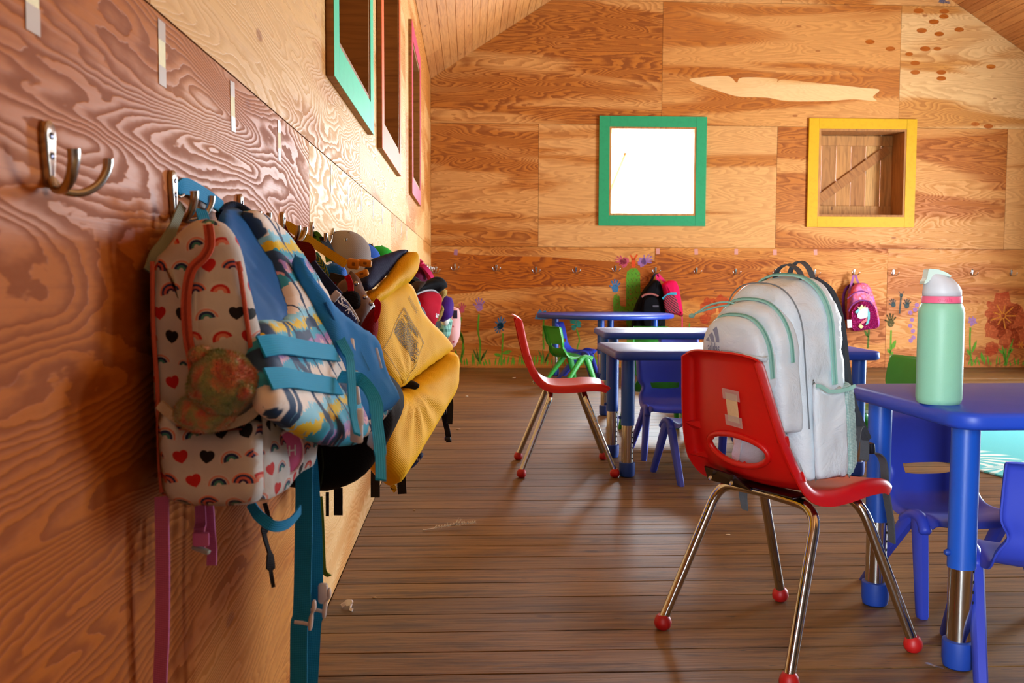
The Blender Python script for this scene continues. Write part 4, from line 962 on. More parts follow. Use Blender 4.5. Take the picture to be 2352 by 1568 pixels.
# ------------------------------------------------------------------ yellow life vest
YEL = cloth('yellow nylon', '#F4B400', 1300, .55, .06); NAVY = cloth('navy nylon', '#20264a', 1300, .6, .1); PRINT = plain('black print', '#3a2a08', .7); ORANGEP = plastic('orange buckle plastic', '#D88A14', .35, .02)
yv = empty('life_vest', (.25, 2.2, .41), label='bright yellow life vest with navy lining and printed safety label', cat='life vest')
FY = Frame(at(850, 670, y=2.12), at(1030, 800, y=2.42), at(890, 1110, y=2.12))
def build():
    o, sf, _ = pillow('upper_panel', FY, [(845, 668), (875, 660), (913, 640), (938, 655), (955, 702), (980, 735), (1003, 757), (1024, 782), (1032, 802), (1012, 822), (975, 848), (935, 878), (912, 895), (880, 890), (850, 830), (838, 760), (840, 700)],
                      .03, .025, .045, YEL, None, .011, .003, 15, gathers=[(*FY.px(915, 893), 0, 13, .006)])
    o, s2, _ = pillow('lower_panel', FY, [(1031, 806), (1034, 850), (1030, 900), (1004, 948), (958, 1025), (910, 1102), (896, 1115), (878, 1103), (856, 1072), (845, 1000), (855, 920), (890, 897), (915, 892), (950, 868), (990, 838)],
                      .045, .03, .05, YEL, None, .011, .003, 15, gathers=[(*FY.px(915, 893), 0, 12, .008)])
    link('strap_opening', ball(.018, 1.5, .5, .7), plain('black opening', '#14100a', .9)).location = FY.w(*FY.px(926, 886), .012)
    FC = Frame(at(845, 660, y=2.08), at(940, 580, y=2.26), at(950, 640, y=2.22))
    pillow('collar', FC, [(894, 626), (912, 598), (938, 578), (953, 590), (959, 606), (956, 626), (940, 648), (915, 662), (880, 690), (850, 700), (843, 684), (870, 655)], .026, .025, .03, YEL, None, .009, .003, 20)
    pillow('collar_lining', FC, [(826, 652), (838, 620), (850, 598), (885, 584), (922, 573), (938, 577), (915, 598), (894, 625), (868, 652), (845, 668)], .012, .02, .012, NAVY, None, .009, .003, 20)
    # printed label: frame, heading and lines of small print too small to read
    ang = math.atan2(*[b-a for a, b in zip(FY.px(901, 708), FY.px(948, 788))][::-1]); ca, sa = math.cos(ang), math.sin(ang); o_ = FY.px(901, 708)
    L = math.hypot(*[b-a for a, b in zip(FY.px(901, 708), FY.px(948, 788))]); D = math.hypot(*[b-a for a, b in zip(FY.px(901, 708), FY.px(864, 731))])*1.75
    def T(u, v): return (o_[0]+u*ca+v*sa*1.0, o_[1]+u*sa-v*ca)
    def ln(u0, v0, u1, v1, w=.0006):
        d = Vector((u1-u0, v1-v0)).normalized(); n = Vector((-d.y, d.x))*w; k_ = max(2, int(math.hypot(u1-u0, v1-v0)/.008)); out_ = []
        for i in range(k_):
            a, b = i/k_, (i+1)/k_; p, q = Vector((u0, v0)).lerp(Vector((u1, v1)), a), Vector((u0, v0)).lerp(Vector((u1, v1)), b)
            out_.append([T(*(p-n)), T(*(q-n)), T(*(q+n)), T(*(p+n))])
        return out_
    polys = ln(0, 0, L, 0)+ln(0, .004, L, .004)+ln(0, 0, 0, D)+ln(L, 0, L, D)+ln(0, D, L, D); rnd = random.Random(4)
    for i, (v, u0, u1, w) in enumerate([(.009, .014, .08, .0011), (.0125, .012, .083, .0011), (.019, .03, .06, .0006), (.024, .01, .09, .0008), (.028, .02, .09, .0007)] + [(.031+.0034*k_, .006, L-.008-(.012 if k_ % 3 == 0 else 0), .0008 if k_ % 2 else .0011) for k_ in range(12)]):
        u = u0
        while u < min(u1, L-.006):
            w_ = rnd.uniform(.003, .009); polys += ln(u, v, min(u+w_, L-.005), v, w); u += w_+.0016
    dpoly('label_print', sf, polys, PRINT, None)
    print_text('label_heading', sf, 'YOUTH', .0075, T(.046, .0195), ang, PRINT, None, bold=.0002)
    dpoly('side_print', sf, ln(.0, -.03, .05, -.03, .0004)+ln(.0, -.034, .05, -.034, .0004)+ln(.0, -.0385, .05, -.0385, .0004), PRINT, None)
    # belt to the fourth hook, orange buckle
    strap('belt', [at(648, 517, y=2.03), at(664, 520, y=2.03), at(700, 545, y=2.04), (at(750, 578, y=2.06)), at(795, 607, y=2.07)], .019, webbing('yellow webbing', '#F0B810'), None, [(0, .2, 1), (.1, 0, 1), (.2, 0, 1)], thick=.0028)
    for (px, py, w_, h_, rz) in ((812, 606, .028, .022, 8), (838, 604, .032, .016, 8), (830, 630, .034, .015, -20)):
        b = link('buckle', cbox('buckle', w_, .012, h_, .005, 3), ORANGEP); b.location = at(px, py, y=2.05); b.rotation_euler = (0, R(rz), R(-20))
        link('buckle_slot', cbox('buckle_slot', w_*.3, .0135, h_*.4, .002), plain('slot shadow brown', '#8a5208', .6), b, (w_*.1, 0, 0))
    p = FY.w(*FY.px(892, 1114), .01); strap('hem_tab', [p, p-Z*.008+X*.004, p-Z*.012], .012, webbing('yellow webbing', '#F0B810'), None, X)
adopt(yv, build)

# blue backpack behind the yellow vest
ROYAL = cloth('royal blue nylon', '#1450D8', 1200, .55)
bb = empty('backpack', (.2, 2.5, .42), label='royal blue backpack with navy base behind the yellow life vest', cat='backpack')
def build():
    yb = 2.44
    ol = [at(x, y, y=yb) for x, y in ((760, 800), (800, 980), (860, 1045), (945, 1066), (965, 1040), (985, 1000), (1000, 950), (1008, 880), (1000, 800), (960, 760), (860, 740))]
    bag('body', ol, (0, .22, 0), .04, .04, ROYAL, None, .012, .004, 14)
    FBm = Frame(at(940, 1040, y=yb-.012), at(975, 1030, y=yb-.012), at(945, 1066, y=yb-.012))
    pillow('base_panel', FBm, [(880, 1040), (925, 1037), (972, 1040), (960, 1062), (942, 1077), (915, 1078), (880, 1070)], .01, .03, .012, NAVY, None, .008, .001)
    dm = [( (FBm.px(942+4*i, 1054-(1 if i > 2 else 0)+abs(i-2)*1.2)), ) for i in range(6)]
    dpoly('base_lettering', lambda a, b: FBm.w(a, b, .0125), [[(a, b), (a+.003, b+.0006), (a+.003, b+.007), (a, b+.006)] for ((a, b),) in dm], plain('white base letters', '#d5d8e0', .6), None)
    strap('shoulder_strap', [at(1012, 922, y=2.45), at(1026, 905, y=2.45), at(1034, 925, y=2.45), at(1032, 974, y=2.45)], .016, BLACKW, None, (1, .3, 0))
    strap('strap_tail', [at(1018, 930, y=2.46), at(1022, 965, y=2.46), at(1028, 990, y=2.46), at(1031, 1015, y=2.46)], .014, BLACKW, None, (1, -.2, 0))
    b = link('strap_buckle', cbox('strap_buckle', .016, .012, .022, .004), BLACKP); b.location = at(1015, 943, y=2.45)
    b = link('strap_buckle', cbox('strap_buckle', .016, .010, .010, .003), BLACKP); b.location = at(1028, 1007, y=2.455)
    strap('hanging_loop', [(.036, HKY[4]-.034, .99), (.042, HKY[4]-.036, .975), (.08, 2.36, .9), (.13, 2.38, .83), (.16, 2.4, .79)], .022, BLACKW, None, (.5, .6, .4))
    strap('webbing_tail', [at(921, 1070, y=2.40), at(922, 1100, y=2.40), at(924, 1134, y=2.40)], .022, BLACKW, None, X)
    strap('webbing_tail', [at(863, 1060, y=2.2), at(862, 1100, y=2.2), at(862, 1142, y=2.2)], .021, webbing('dark grey webbing', '#33323a'), None, X)
adopt(bb, build)

# ------------------------------------------------------------------ pale backpack on the near red chair
from mathutils.bvhtree import BVHTree
SILV = NT('silver grey satin nylon'); _o = SILV.obj(); _n = SILV.noise(_o, 11, 5, .6, .6); SILV.out(SILV.mix(_n, hx('#CBD9E4'), hx('#EEF6FC')), .42, 0, .5); SILV.bump(_n, .55, .02); SILV = SILV.m
MINTZ = cloth('mint zipper tape', '#9CCFC4'); MINTD = cloth('dark mint teeth', '#6fa79c'); GREYW = webbing('charcoal webbing', '#55575c'); GREYP = cloth('charcoal padding', '#3f4248'); LOGO = plain('grey logo print', '#8C97B4', .5)
def mesh_net():
    t = NT('mint mesh net'); x, y, z = t.sep(t.obj()); a = t.ma('SINE', t.mul(t.add(x, t.add(z, y)), 900)); b = t.ma('SINE', t.mul(t.sub(z, t.add(x, y)), 900)); k = t.mul(a, b)
    t.out(t.mix(t.ss(-.2, .4, k), hx('#8fb0ac'), hx('#B9CFCB')), .7, 0, .3); t.bump(k, .5, .002); return t.m
NET = mesh_net()
PM = Mx @ Matrix.Translation((.02, -.005, .4215)) @ Matrix.Rotation(R(-7), 4, 'Y')
bp = empty('backpack', (0, 0, 0), label='pale silver grey backpack with mint zippers sitting on the red chair', cat='backpack'); bp.matrix_world = PM
def arch(hw_, h0, h1, e, top=.55, n=10, flare=0.):
    """arched outline in the pack's own (v, h) plane at depth e"""
    r_ = hw_*top; pts = [(-hw_+.02, h0), (hw_-.02, h0), (hw_, h0+.025)]
    out_ = [(e, -hw_+.02, h0), (e, 0, h0-.002), (e, hw_-.02, h0), (e, hw_, h0+.03), (e, hw_+flare, (h0+h1)*.5)]
    for k in range(n+1):
        a = math.pi*k/n; out_.append((e, hw_*math.copysign(abs(math.cos(a))**.75, math.cos(a)), h1-hw_*.95+hw_*.95*math.sin(a)))
    return out_+[(e, -hw_-flare, (h0+h1)*.5), (e, -hw_, h0+.03)]
def local(fn, root):
    before = set(o.name for o in COL.objects); fn()
    for o in [o for o in COL.objects if o.name not in before and o.parent is None]: o.parent = root
def build():
    main = bag('body', arch(.128, .004, .48, .066), (-.165, 0, 0), .03, .035, SILV, None, .006, .004, 15, 16, .96, 9)
    bm = bmesh.new(); bm.from_mesh(main.data); bm.normal_update()
    for v in bm.verts:                        # soft horizontal creases down the sides
        q = v.co; k_ = noise.noise(Vector((q.x*9, q.y*5, q.z*30)))+.5*noise.noise(Vector((q.x*16+4, q.y*9, q.z*62))); v.co += v.normal*(.0052*k_*min(1, max(0, (.47-q.z)/.06)))
    bm.to_mesh(main.data); bm.free(); main.data.shade_smooth()
    mid = bag('middle_compartment', arch(.12, .13, .44, -.085), (-.062, 0, 0), .01, .022, SILV, None, .008, .004, 15, 3, .97)
    fp = bag('front_pocket', arch(.102, .235, .41, -.14, n=12), (-.05, 0, 0), .008, .02, SILV, None, .007, .0015, 12, 3, .98)
    # zips: main compartment, front pocket, top flap
    def arc_path(hw_, h1, e, h_from, out=.002, n=30):
        pts = [Vector((e, -hw_-out, h_from))]
        for k in range(n+1):
            a = math.pi-math.pi*k/n; pts.append(Vector((e, (hw_+out)*math.copysign(abs(math.cos(a))**.75, math.cos(a)), h1-hw_*.95+(hw_*.95+out)*math.sin(a))))
        return pts+[Vector((e, hw_+out, h_from))]
    for nm, p, w in (('main_zipper', arc_path(.1285, .482, .008, .23, .0035), .016), ('front_zipper', arc_path(.101, .41, -.16, .27, .002), .012), ('middle_zipper', arc_path(.12, .441, -.112, .30, .001), .009)):
        z_ = link(nm, ribbon(nm, p, w, .004, X), MINTZ); link('zipper_teeth', tube('zipper_teeth', [q+(q-Vector((q.x, 0, .25))).normalized()*.002 for q in p], .0021, 6), MINTD, z_)
    link('panel_seam', tube('panel_seam', arc_path(.124, .475, -.078, .14, .0012), .0016, 6), cloth('grey seam', '#7f8890'))
    # side pocket with mesh gusset
    s = -.131
    fr = Frame((0, s, 0), (1, s, 0), (0, s, 1)); fr.O = Vector((0, s, 0)); fr.N = Vector((0, -1, 0)); fr.B = Vector((0, 0, 1)); fr.A = Vector((1, 0, 0))
    pillow('side_pocket', fr, [(-.075, .03), (-.07, .02), (0, .01), (.03, .012), (.036, .1), (.034, .215), (0, .217), (-.03, .222), (-.052, .236), (-.066, .24)], .013, .004, .02, SILV, None, .009, .003, 25, px=False)
    pillow('mesh_gusset', fr, [(.033, .012), (.055, .02), (.066, .05), (.068, .2), (.066, .216), (.034, .215)], .011, .01, .014, NET, None, .008, .001, px=False)
    strap('pocket_binding', [(-.066, s-.012, .24), (-.052, s-.014, .236), (-.03, s-.016, .222), (0, s-.017, .217), (.034, s-.016, .216), (.067, s-.008, .216)], .009, MINTZ, None, Z, thick=.003)
    # grab handles
    for e, w_, hh, m in ((.02, .034, .507, GREYW), (.062, .028, .509, GREYW)):
        strap('handle', [(e, -w_-.012, .467), (e, -w_, .493), (e, -.01, hh), (e, .01, hh), (e, w_, .493), (e, w_+.012, .467)], .016, m, None, X, thick=.003)
    # zip pull cord
    link('zip_pull', tube('zip_pull', smooth_path([(-.11, .03, .424), (-.135, .055, .437), (-.16, .085, .432), (-.178, .105, .418), (-.186, .118, .41)], 6), .0024, 8), MINTZ)
    link('zip_pull', tube('zip_pull', smooth_path([(-.112, .028, .424), (-.13, .06, .428), (-.158, .09, .422), (-.178, .107, .416)], 6), .0024, 8), MINTZ)
    link('zip_pull_knot', ball(.0065, 1.3, 1, .9), MINTZ).location = (-.187, .12, .409)
    # shoulder straps down the back, buckle webbing and tails
    for v in (-.07, .07):
        strap('shoulder_strap', [(.06, v*.5, .462), (.082, v*.8, .43), (.092, v, .36), (.094, v*1.1, .25), (.105, v*1.2, .17), (.13, v*1.3, .105), (.152, v*1.35, .065)], [.05]*24+[.05-.0012*i for i in range(25)], GREYP, None, Y, thick=.012)
    strap('strap_webbing', [(.06, -.125, .045), (.085, -.115, .075), (.115, -.10, .10), (.14, -.092, .095), (.150, -.09, .06), (.146, -.09, .02), (.140, -.09, .012)], .025, GREYW, None, Y, thick=.003)
    b = link('strap_buckle', cbox('strap_buckle', .014, .034, .028, .005), BLACKP); b.location = (.16, -.092, .04)
    strap('strap_tail', [(.155, -.092, .03), (.192, -.092, .018), (.213, -.092, -.012), (.212, -.095, -.08), (.218, -.1, -.16), (.214, -.104, -.215)], .026, GREYW, None, [(0, 1, 0), (.2, 1, 0), (.3, .9, 0)], thick=.003)
    strap('strap_tail', [(-.045, .10, -.005), (-.06, .106, -.035), (-.07, .112, -.06), (-.068, .112, -.105)], .024, webbing('slate webbing', '#70767e'), None, [(.3, 1, 0), (-.3, 1, 0), (.2, 1, 0)], thick=.003)
    # printed mark: three slanted bars over the lettering
    bpy.context.view_layer.update()
    me = fp.data; tr = BVHTree.FromPolygons([v.co.copy() for v in me.vertices], [tuple(p.vertices) for p in me.polygons])
    def S(x, y):                     # x to the reader's right
        v, h_ = .044-x, .328+y; hit = tr.ray_cast(Vector((-.5, v, h_)), Vector((1, 0, 0)))[0]
        return (hit if hit else Vector((-.19, v, h_)))-Vector((.0007, 0, 0))
    bars = [[(-.029, .026), (-.0285, .0325), (-.0175, .0415), (-.0135, .026)], [(-.0165, .0475), (-.0035, .058), (.0035, .044), (.0065, .026), (-.0075, .026)], [(-.0015, .0655), (.0125, .0775), (.0205, .06), (.0235, .042), (.024, .026), (.011, .026), (.0105, .038), (.0065, .052)]]
    vs_, fs = [], []
    for b_ in bars: fs.append(tuple(range(len(vs_), len(vs_)+len(b_)))); vs_ += [S(p[0]*.95, .004+p[1]*.72) for p in b_]
    link('logo_bars', mesh('logo_bars', vs_, fs), LOGO)
    tm_ = textmesh('adidas', .031, bold=.0006, spacing=.96)
    for v in tm_.vertices: v.co = S(v.co.x*.62, v.co.y-.0008)
    link('logo_lettering', tm_, LOGO)
local(build, bp)

# ------------------------------------------------------------------ smaller things hanging further along the left wall
def thing(name, loc, lb, cat, fn, grp=None):
    r = empty(name, loc, 0, label=lb, cat=cat, group=grp); adopt(r, fn); return r
MAROON = cloth('maroon cloth', '#5e1012'); BROWN = NT('brown leather'); _o = BROWN.obj(); _n = BROWN.noise(_o, 60, 4); BROWN.out(BROWN.mix(_n, hx('#4a302a'), hx('#6e4c42')), .42, 0, .5); BROWN.bump(_n, .3, .003); BROWN = BROWN.m
REDC = cloth('red cloth', '#B80E1E'); DKRED = cloth('dark red cloth', '#7a0c12'); BLK = cloth('near black cloth', '#0f0c0e')
def pxf(y, a=(700, 650), b=(850, 650), c=(780, 750), dy=0.): return Frame(at(*a, y=y), at(*b, y=y+dy), at(*c, y=y))
def build():
    f = pxf(1.93, dy=.06)
    pillow('leather_body', f, [(797, 636), (806, 622), (826, 640), (838, 668), (855, 694), (862, 704), (852, 732), (828, 760), (800, 752), (772, 716), (764, 680), (778, 650)], .02, .03, .03, BROWN, None, .009, .004, 22)
    pillow('open_mouth', f, [(776, 676), (800, 664), (822, 678), (829, 700), (822, 720), (798, 722), (778, 704)], .025, .005, .012, BLK, None, .008, .001)
    pillow('dark_red_pouch', pxf(1.91), [(832, 742), (858, 704), (868, 728), (868, 762), (858, 792), (842, 780), (826, 764)], .02, .02, .02, DKRED, None, .008, .004, 25)
    strap('red_strap', [at(860, 690, y=1.9), at(868, 698, y=1.9), at(866, 720, y=1.9), at(858, 738, y=1.9)], .012, REDC, None, X, thick=.006)
    strap('red_trim', [at(797, 632, y=1.9), at(804, 650, y=1.9), at(806, 668, y=1.9)], .011, REDC, None, X, thick=.005)
    for x, y in ((818, 651), (838, 682), (852, 697)): link('rivet', ball(.005, 1, .6, 1, 2, 0), STEEL).location = at(x, y, y=1.885)
    strap('hanging_strap', [at(645, 522, y=2.0), at(654, 540, y=1.99), at(676, 562, y=1.97), at(706, 570, y=1.95), at(713, 595, y=1.94), at(707, 630, y=1.94), at(720, 650, y=1.94), at(770, 660, y=1.94)], .022, MAROON, None, [(.3, .4, 1), (.6, .2, .6), (1, 0, .4)], thick=.005)
thing('leather_bag', (.15, 1.95, .78), 'small brown leather and red bag on the fourth hook, beside the yellow life vest', 'bag', build)
def build():
    f = pxf(1.78, dy=.1)
    NV = cloth('navy canvas', '#1b2050')
    o, sf, _ = pillow('front_pocket', f, [(752, 690), (762, 680), (778, 684), (795, 700), (812, 728), (820, 742), (812, 752), (785, 752), (762, 730), (748, 706)], .014, .02, .014, NV, None, .007, .001)
    pillow('body', pxf(1.83, dy=.1), [(714, 618), (735, 632), (762, 660), (790, 690), (822, 740), (815, 770), (760, 750), (720, 680), (706, 640)], .016, .03, .025, NAVY, None, .01, .003)
    link('piping', tube('piping', smooth_path([sf(*f.px(*p), .002) for p in ((750, 692), (762, 681), (778, 685), (795, 701), (811, 729), (817, 744))], 5), .0028, 8), plain('white piping', '#C9C8CC', .6))
    WHT = plain('white stitching', '#DADAE2', .6); A = lambda x, y: f.px(x, y)
    print_text('lettering', sf, 'YS', .026, A(763, 697), R(-58), WHT, None, bold=.0003)
    print_text('lettering', sf, 'NM', .012, A(801, 733), R(-62), WHT, None)
    def st(pts, w=.0009):
        o_ = []
        for (a, b), (c, d) in zip(pts, pts[1:]):
            a, b, c, d = *A(a, b), *A(c, d); n = Vector((-(d-b), c-a)).normalized()*w; o_.append([(a-n.x, b-n.y), (c-n.x, d-n.y), (c+n.x, d+n.y), (a+n.x, b+n.y)])
        return o_
    dpoly('embroidery', sf, st([(776, 706), (782, 708), (790, 712), (797, 720), (795, 721), (788, 715), (781, 711), (776, 709), (776, 706)])+st([(783, 722), (793, 718), (790, 729)]), WHT, None)
    strap('padded_strap', [at(712, 606, y=1.72), at(730, 630, y=1.72), at(752, 655, y=1.73), at(776, 682, y=1.74)], .022, cloth('slate strap', '#2c3350'), None, [(.7, 0, .7), (.7, 0, .7)], thick=.008)
    o = link('buckle', cbox('buckle', .014, .008, .02, .003), plastic('white strap pad', '#D8D2DA', .5, .02)); o.location = at(770, 680, y=1.73); o.rotation_euler = (0, R(40), 0)
thing('backpack', (.15, 1.85, .7), 'navy canvas backpack with white piping and stitched lettering', 'backpack', build)
def build():
    def zig():
        t = NT('teal zigzag'); u, v, _ = t.sep(t.uv()); k = t.ma('FRACT', t.mul(t.add(v, t.mul(t.ma('ABSOLUTE', t.sub(t.ma('FRACT', t.mul(u, 60)), .5)), .02)), 130))
        t.out(t.mix(t.ma('GREATER_THAN', k, .6), hx('#14586e'), hx('#9aa83e')), .8); return t.m
    strap('patterned_strap', [at(712, 593, y=2.2), at(730, 608, y=2.2), at(742, 635, y=2.2), at(752, 662, y=2.2)], .03, zig(), None, (.9, 0, .3), thick=.004)
    strap('orange_strap', [at(705, 600, y=2.17), at(722, 622, y=2.17), at(745, 652, y=2.17)], .014, webbing('orange brown webbing', '#a8641a'), None, (.8, 0, .5))
    pillow('body', pxf(2.25), [(735, 604), (752, 608), (765, 604), (790, 612), (800, 640), (798, 690), (740, 690), (742, 650)], .02, .03, .03, cloth('azure nylon', '#0b62c8', rough=.45), None, .01, .006, 25)
    strap('green_strap', [at(718, 552, y=2.37), at(726, 538, y=2.37), at(742, 560, y=2.36), at(752, 578, y=2.35), at(756, 600, y=2.33)], .016, webbing('grass green webbing', '#4e8a1e'), None, [(.5, 0, 1), (1, 0, .4)])
    for i in range(5): link('bead', ball(.006, 1, 1, 1, 2, .1), plastic('teal beads', '#0f7a6a', .3, .02)).location = at(727+3*(i % 3), 584+4*i, y=2.33)
    strap('grey_pocket', [at(755, 650, y=2.2), at(775, 655, y=2.2), at(795, 660, y=2.2)], .05, cloth('olive grey flap', '#3a352e'), None, Z, thick=.02)
thing('backpack', (.1, 2.3, .72), 'azure backpack with zigzag strap and green webbing on the fifth hook', 'backpack', build)
def loop_to(k, pts, mat, w=.02):
    strap('hanging_loop', [Vector((.036, HKY[k]-.034, .99)), Vector((.042, HKY[k]-.036, .975))]+[Vector(p) for p in pts], w, mat, None, (.5, .6, .4))
def cap(loc, rot, crown, brim, under_, lb, s=1.0):
    r = empty('baseball_cap', loc, label=lb, cat='cap'); r.rotation_euler = rot; r.scale = (s, s, s)
    prof = [(.09*math.cos(a), .085*math.sin(a)**.9 if a > 0 else 0) for a in [math.pi/2*k/12 for k in range(13)]]
    link('crown', lathe('crown', prof[:-1]+[(.004, .0851)], 28, False), crown, r)
    link('button', lathe('button', [(.006, .084), (.006, .088), (.002, .09)], 10), crown, r)
    vs_ = []; n = 15
    for k in range(n):
        a = R(-62+124*k/(n-1)); c = math.cos(R(-62+124*k/(n-1))*1.35)
        for f, z in ((1, .002), (1.0, -.001)): pass
        for rr_, zz in ((.088, .004), (.12+.03*max(0, c), -.004-.014*math.sin(abs(a))), ): vs_.append((rr_*math.cos(a), rr_*math.sin(a), zz)); vs_.append((rr_*math.cos(a), rr_*math.sin(a), zz-.004))
    fs = []
    for k in range(n-1):
        i = k*4; j = i+4; fs += [(i, i+2, j+2, j), (i+1, j+1, j+3, i+3), (i+2, i+3, j+3, j+2), (i, j, j+1, i+1)]
    fs += [(0, 1, 3, 2), ((n-1)*4, (n-1)*4+2, (n-1)*4+3, (n-1)*4+1)]
    bm = bmesh.new(); bm.from_mesh(mesh('brim', vs_, fs)); link('brim', from_bm('brim', bm, True, 40), brim, r)
    link('back_strap', ribbon('back_strap', smooth_path([(.089*math.cos(R(a)), .089*math.sin(R(a)), .012) for a in range(150, 211, 10)], 3), .02, .004, Z), under_, r)
    return r
TAN = cloth('taupe cap cloth', '#9a8d86', 900); NVC = cloth('navy cap cloth', '#1a2444', 900); BLC = cloth('blue cap cloth', '#3060c0', 900); GRC = cloth('bright green cap cloth', '#2db43c', 900)
cap(at(793, 585, y=2.75), (R(8), R(24), R(-40)), TAN, TAN, NVC, 'taupe and navy cap hanging on the sixth hook', .8)
cap(at(828, 600, y=3.1), (R(0), R(10), R(-30)), BLC, BLC, BLC, 'blue cap hanging behind the taupe one', .72)
cap(at(872, 598, y=3.5), (R(0), R(10), R(-20)), GRC, GRC, GRC, 'bright green cap hanging behind the blue one', .62)
def build():
    pillow('flap', pxf(3.42), [(846, 566), (855, 566), (866, 580), (868, 594), (855, 600), (848, 585)], .01, .01, .01, BLK, None, .008, .001)
    strap('strap', [at(842, 570, y=3.46), at(850, 566, y=3.45), at(862, 580, y=3.44)], .02, BLACKW, None, Z)
thing('sun_visor', (.12, 3.45, .95), 'small black visor hanging just before the bright green cap', 'visor', build)
# red and black pack, fuzzy trimmed, with the purple, plaid and strawberry bags behind it
CRIM = cloth('crimson nylon', '#B8082a'); FUZZ = NT('tan fleece'); _o = FUZZ.obj(); _n = FUZZ.noise(_o, 240, 3); FUZZ.out(FUZZ.mix(_n, hx('#9a7a2e'), hx('#D0B060')), .95); FUZZ.bump(_n, .8, .006); FUZZ = FUZZ.m
def build():
    f = Frame(at(950, 660, y=4.1), at(1005, 660, y=4.25), at(970, 750, y=4.1))
    o, sf, _ = pillow('red_front', f, [(951, 678), (972, 668), (992, 669), (1004, 680), (1005, 705), (997, 735), (986, 756), (965, 745), (945, 720), (946, 695)], .05, .05, .06, CRIM, None, .016, .004)
    pillow('black_top', f, [(946, 672), (962, 655), (985, 642), (1003, 635), (1014, 648), (1020, 662), (1006, 672), (990, 666), (970, 666), (952, 676)], .045, .05, .04, BLACKF, None, .016, .004)
    link('zip', tube('zip', smooth_path([sf(*f.px(*p), .004) for p in ((952, 677), (970, 669), (990, 668), (1002, 677))], 5), .005, 8), plain('light grey zip', '#A8A4A8', .5))
    pillow('fleece_trim', Frame(at(1000, 660, y=4.3), at(1022, 660, y=4.36), at(1005, 740, y=4.3)), [(1004, 666), (1016, 660), (1022, 668), (1018, 684), (1010, 692), (1014, 712), (1006, 735), (996, 748), (990, 745), (1003, 715)], .03, .03, .03, FUZZ, None, .014, .004)
    print_text('lettering', sf, 'acs', .034, f.px(987, 733), R(-8), plain('white letters red bag', '#E8E0E0', .5), None, bold=.0006)
    strap('belt', [at(988, 752, y=4.15), at(1000, 748, y=4.2), at(1012, 744, y=4.3)], .03, BLACKW, None, Z)
    pillow('fur_lining', f, [(940, 660), (955, 645), (968, 650), (950, 672), (942, 676)], .05, .03, .02, cloth('dark brown fur', '#3a2a20'), None, .014, .006)
_b = build
def build():
    _b(); bag('body', [(.03, 4.16, .69), (.16, 4.16, .69), (.19, 4.16, .78), (.17, 4.16, .88), (.1, 4.16, .91), (.03, 4.16, .88)], (0, .26, 0), .03, .04, BLACKF, None, .01, .003); loop_to(9, [(.09, 4.15, .93), (.17, 4.15, .88)], BLACKW)
thing('backpack', (.2, 4.2, .68), 'crimson and black backpack with tan fleece trim and white lettering', 'backpack', build)
def build():
    pillow('body', Frame(at(950, 620, y=4.6), at(985, 640, y=4.75), at(960, 650, y=4.6)), [(946, 640), (950, 600), (962, 602), (978, 622), (990, 640), (980, 652), (955, 655)], .04, .05, .05, cloth('plum nylon', '#5a0a30'), None, .02, .003)
    strap('pink_edge', [at(958, 600, y=4.58), at(970, 608, y=4.58), at(982, 624, y=4.6), at(990, 640, y=4.62)], .03, cloth('hot pink strap', '#E0306a'), None, (.7, 0, -.7), thick=.02)
_c = build
def build(): _c(); loop_to(10, [(.08, 4.54, .95), (.12, 4.6, .92)], BLACKW)
thing('backpack', (.12, 4.65, .86), 'plum backpack with hot pink strap above the crimson one', 'backpack', build)
def build():
    pillow('body', Frame(at(1012, 690, y=5.1), at(1024, 690, y=5.2), at(1018, 735, y=5.1)), [(1010, 690), (1018, 676), (1024, 690), (1026, 715), (1024, 735), (1014, 738), (1008, 720)], .05, .05, .04, cloth('violet nylon', '#3e1470'), None, .02, .003)
_d = build
def build(): _d(); loop_to(12, [(.1, 5.2, .92), (.22, 5.15, .8)], BLACKW)
thing('drawstring_bag', (.2, 5.15, .66), 'violet bag squeezed between the crimson and strawberry packs', 'bag', build)
def build():
    t = NT('mint plaid'); x, y, z = t.sep(t.obj()); a = t.ma('GREATER_THAN', t.ma('SINE', t.mul(z, 160)), .2); b = t.ma('GREATER_THAN', t.ma('SINE', t.mul(t.add(x, y), 190)), .2)
    t.out(t.mix(t.mul(t.add(a, b), .5), hx('#8CC4B4'), hx('#2d6a60')), .8)
    pillow('body', Frame(at(1005, 740, y=5.5), at(1028, 740, y=5.6), at(1015, 775, y=5.5)), [(1008, 735), (1020, 728), (1030, 735), (1028, 760), (1022, 782), (1008, 774), (1004, 755)], .05, .05, .05, t.m, None, .02, .004)
    pillow('white_flap', Frame(at(1018, 735, y=5.45), at(1030, 740, y=5.5), at(1022, 750, y=5.45)), [(1016, 728), (1030, 732), (1026, 748), (1018, 744)], .02, .02, .02, cloth('white cotton', '#d8dcd8'), None, .014, .003)
_e = build
def build(): _e(); loop_to(13, [(.1, 5.6, .9), (.2, 5.52, .66)], BLACKW)
thing('lunch_bag', (.22, 5.55, .52), 'mint plaid lunch bag hanging below the violet bag', 'bag', build)
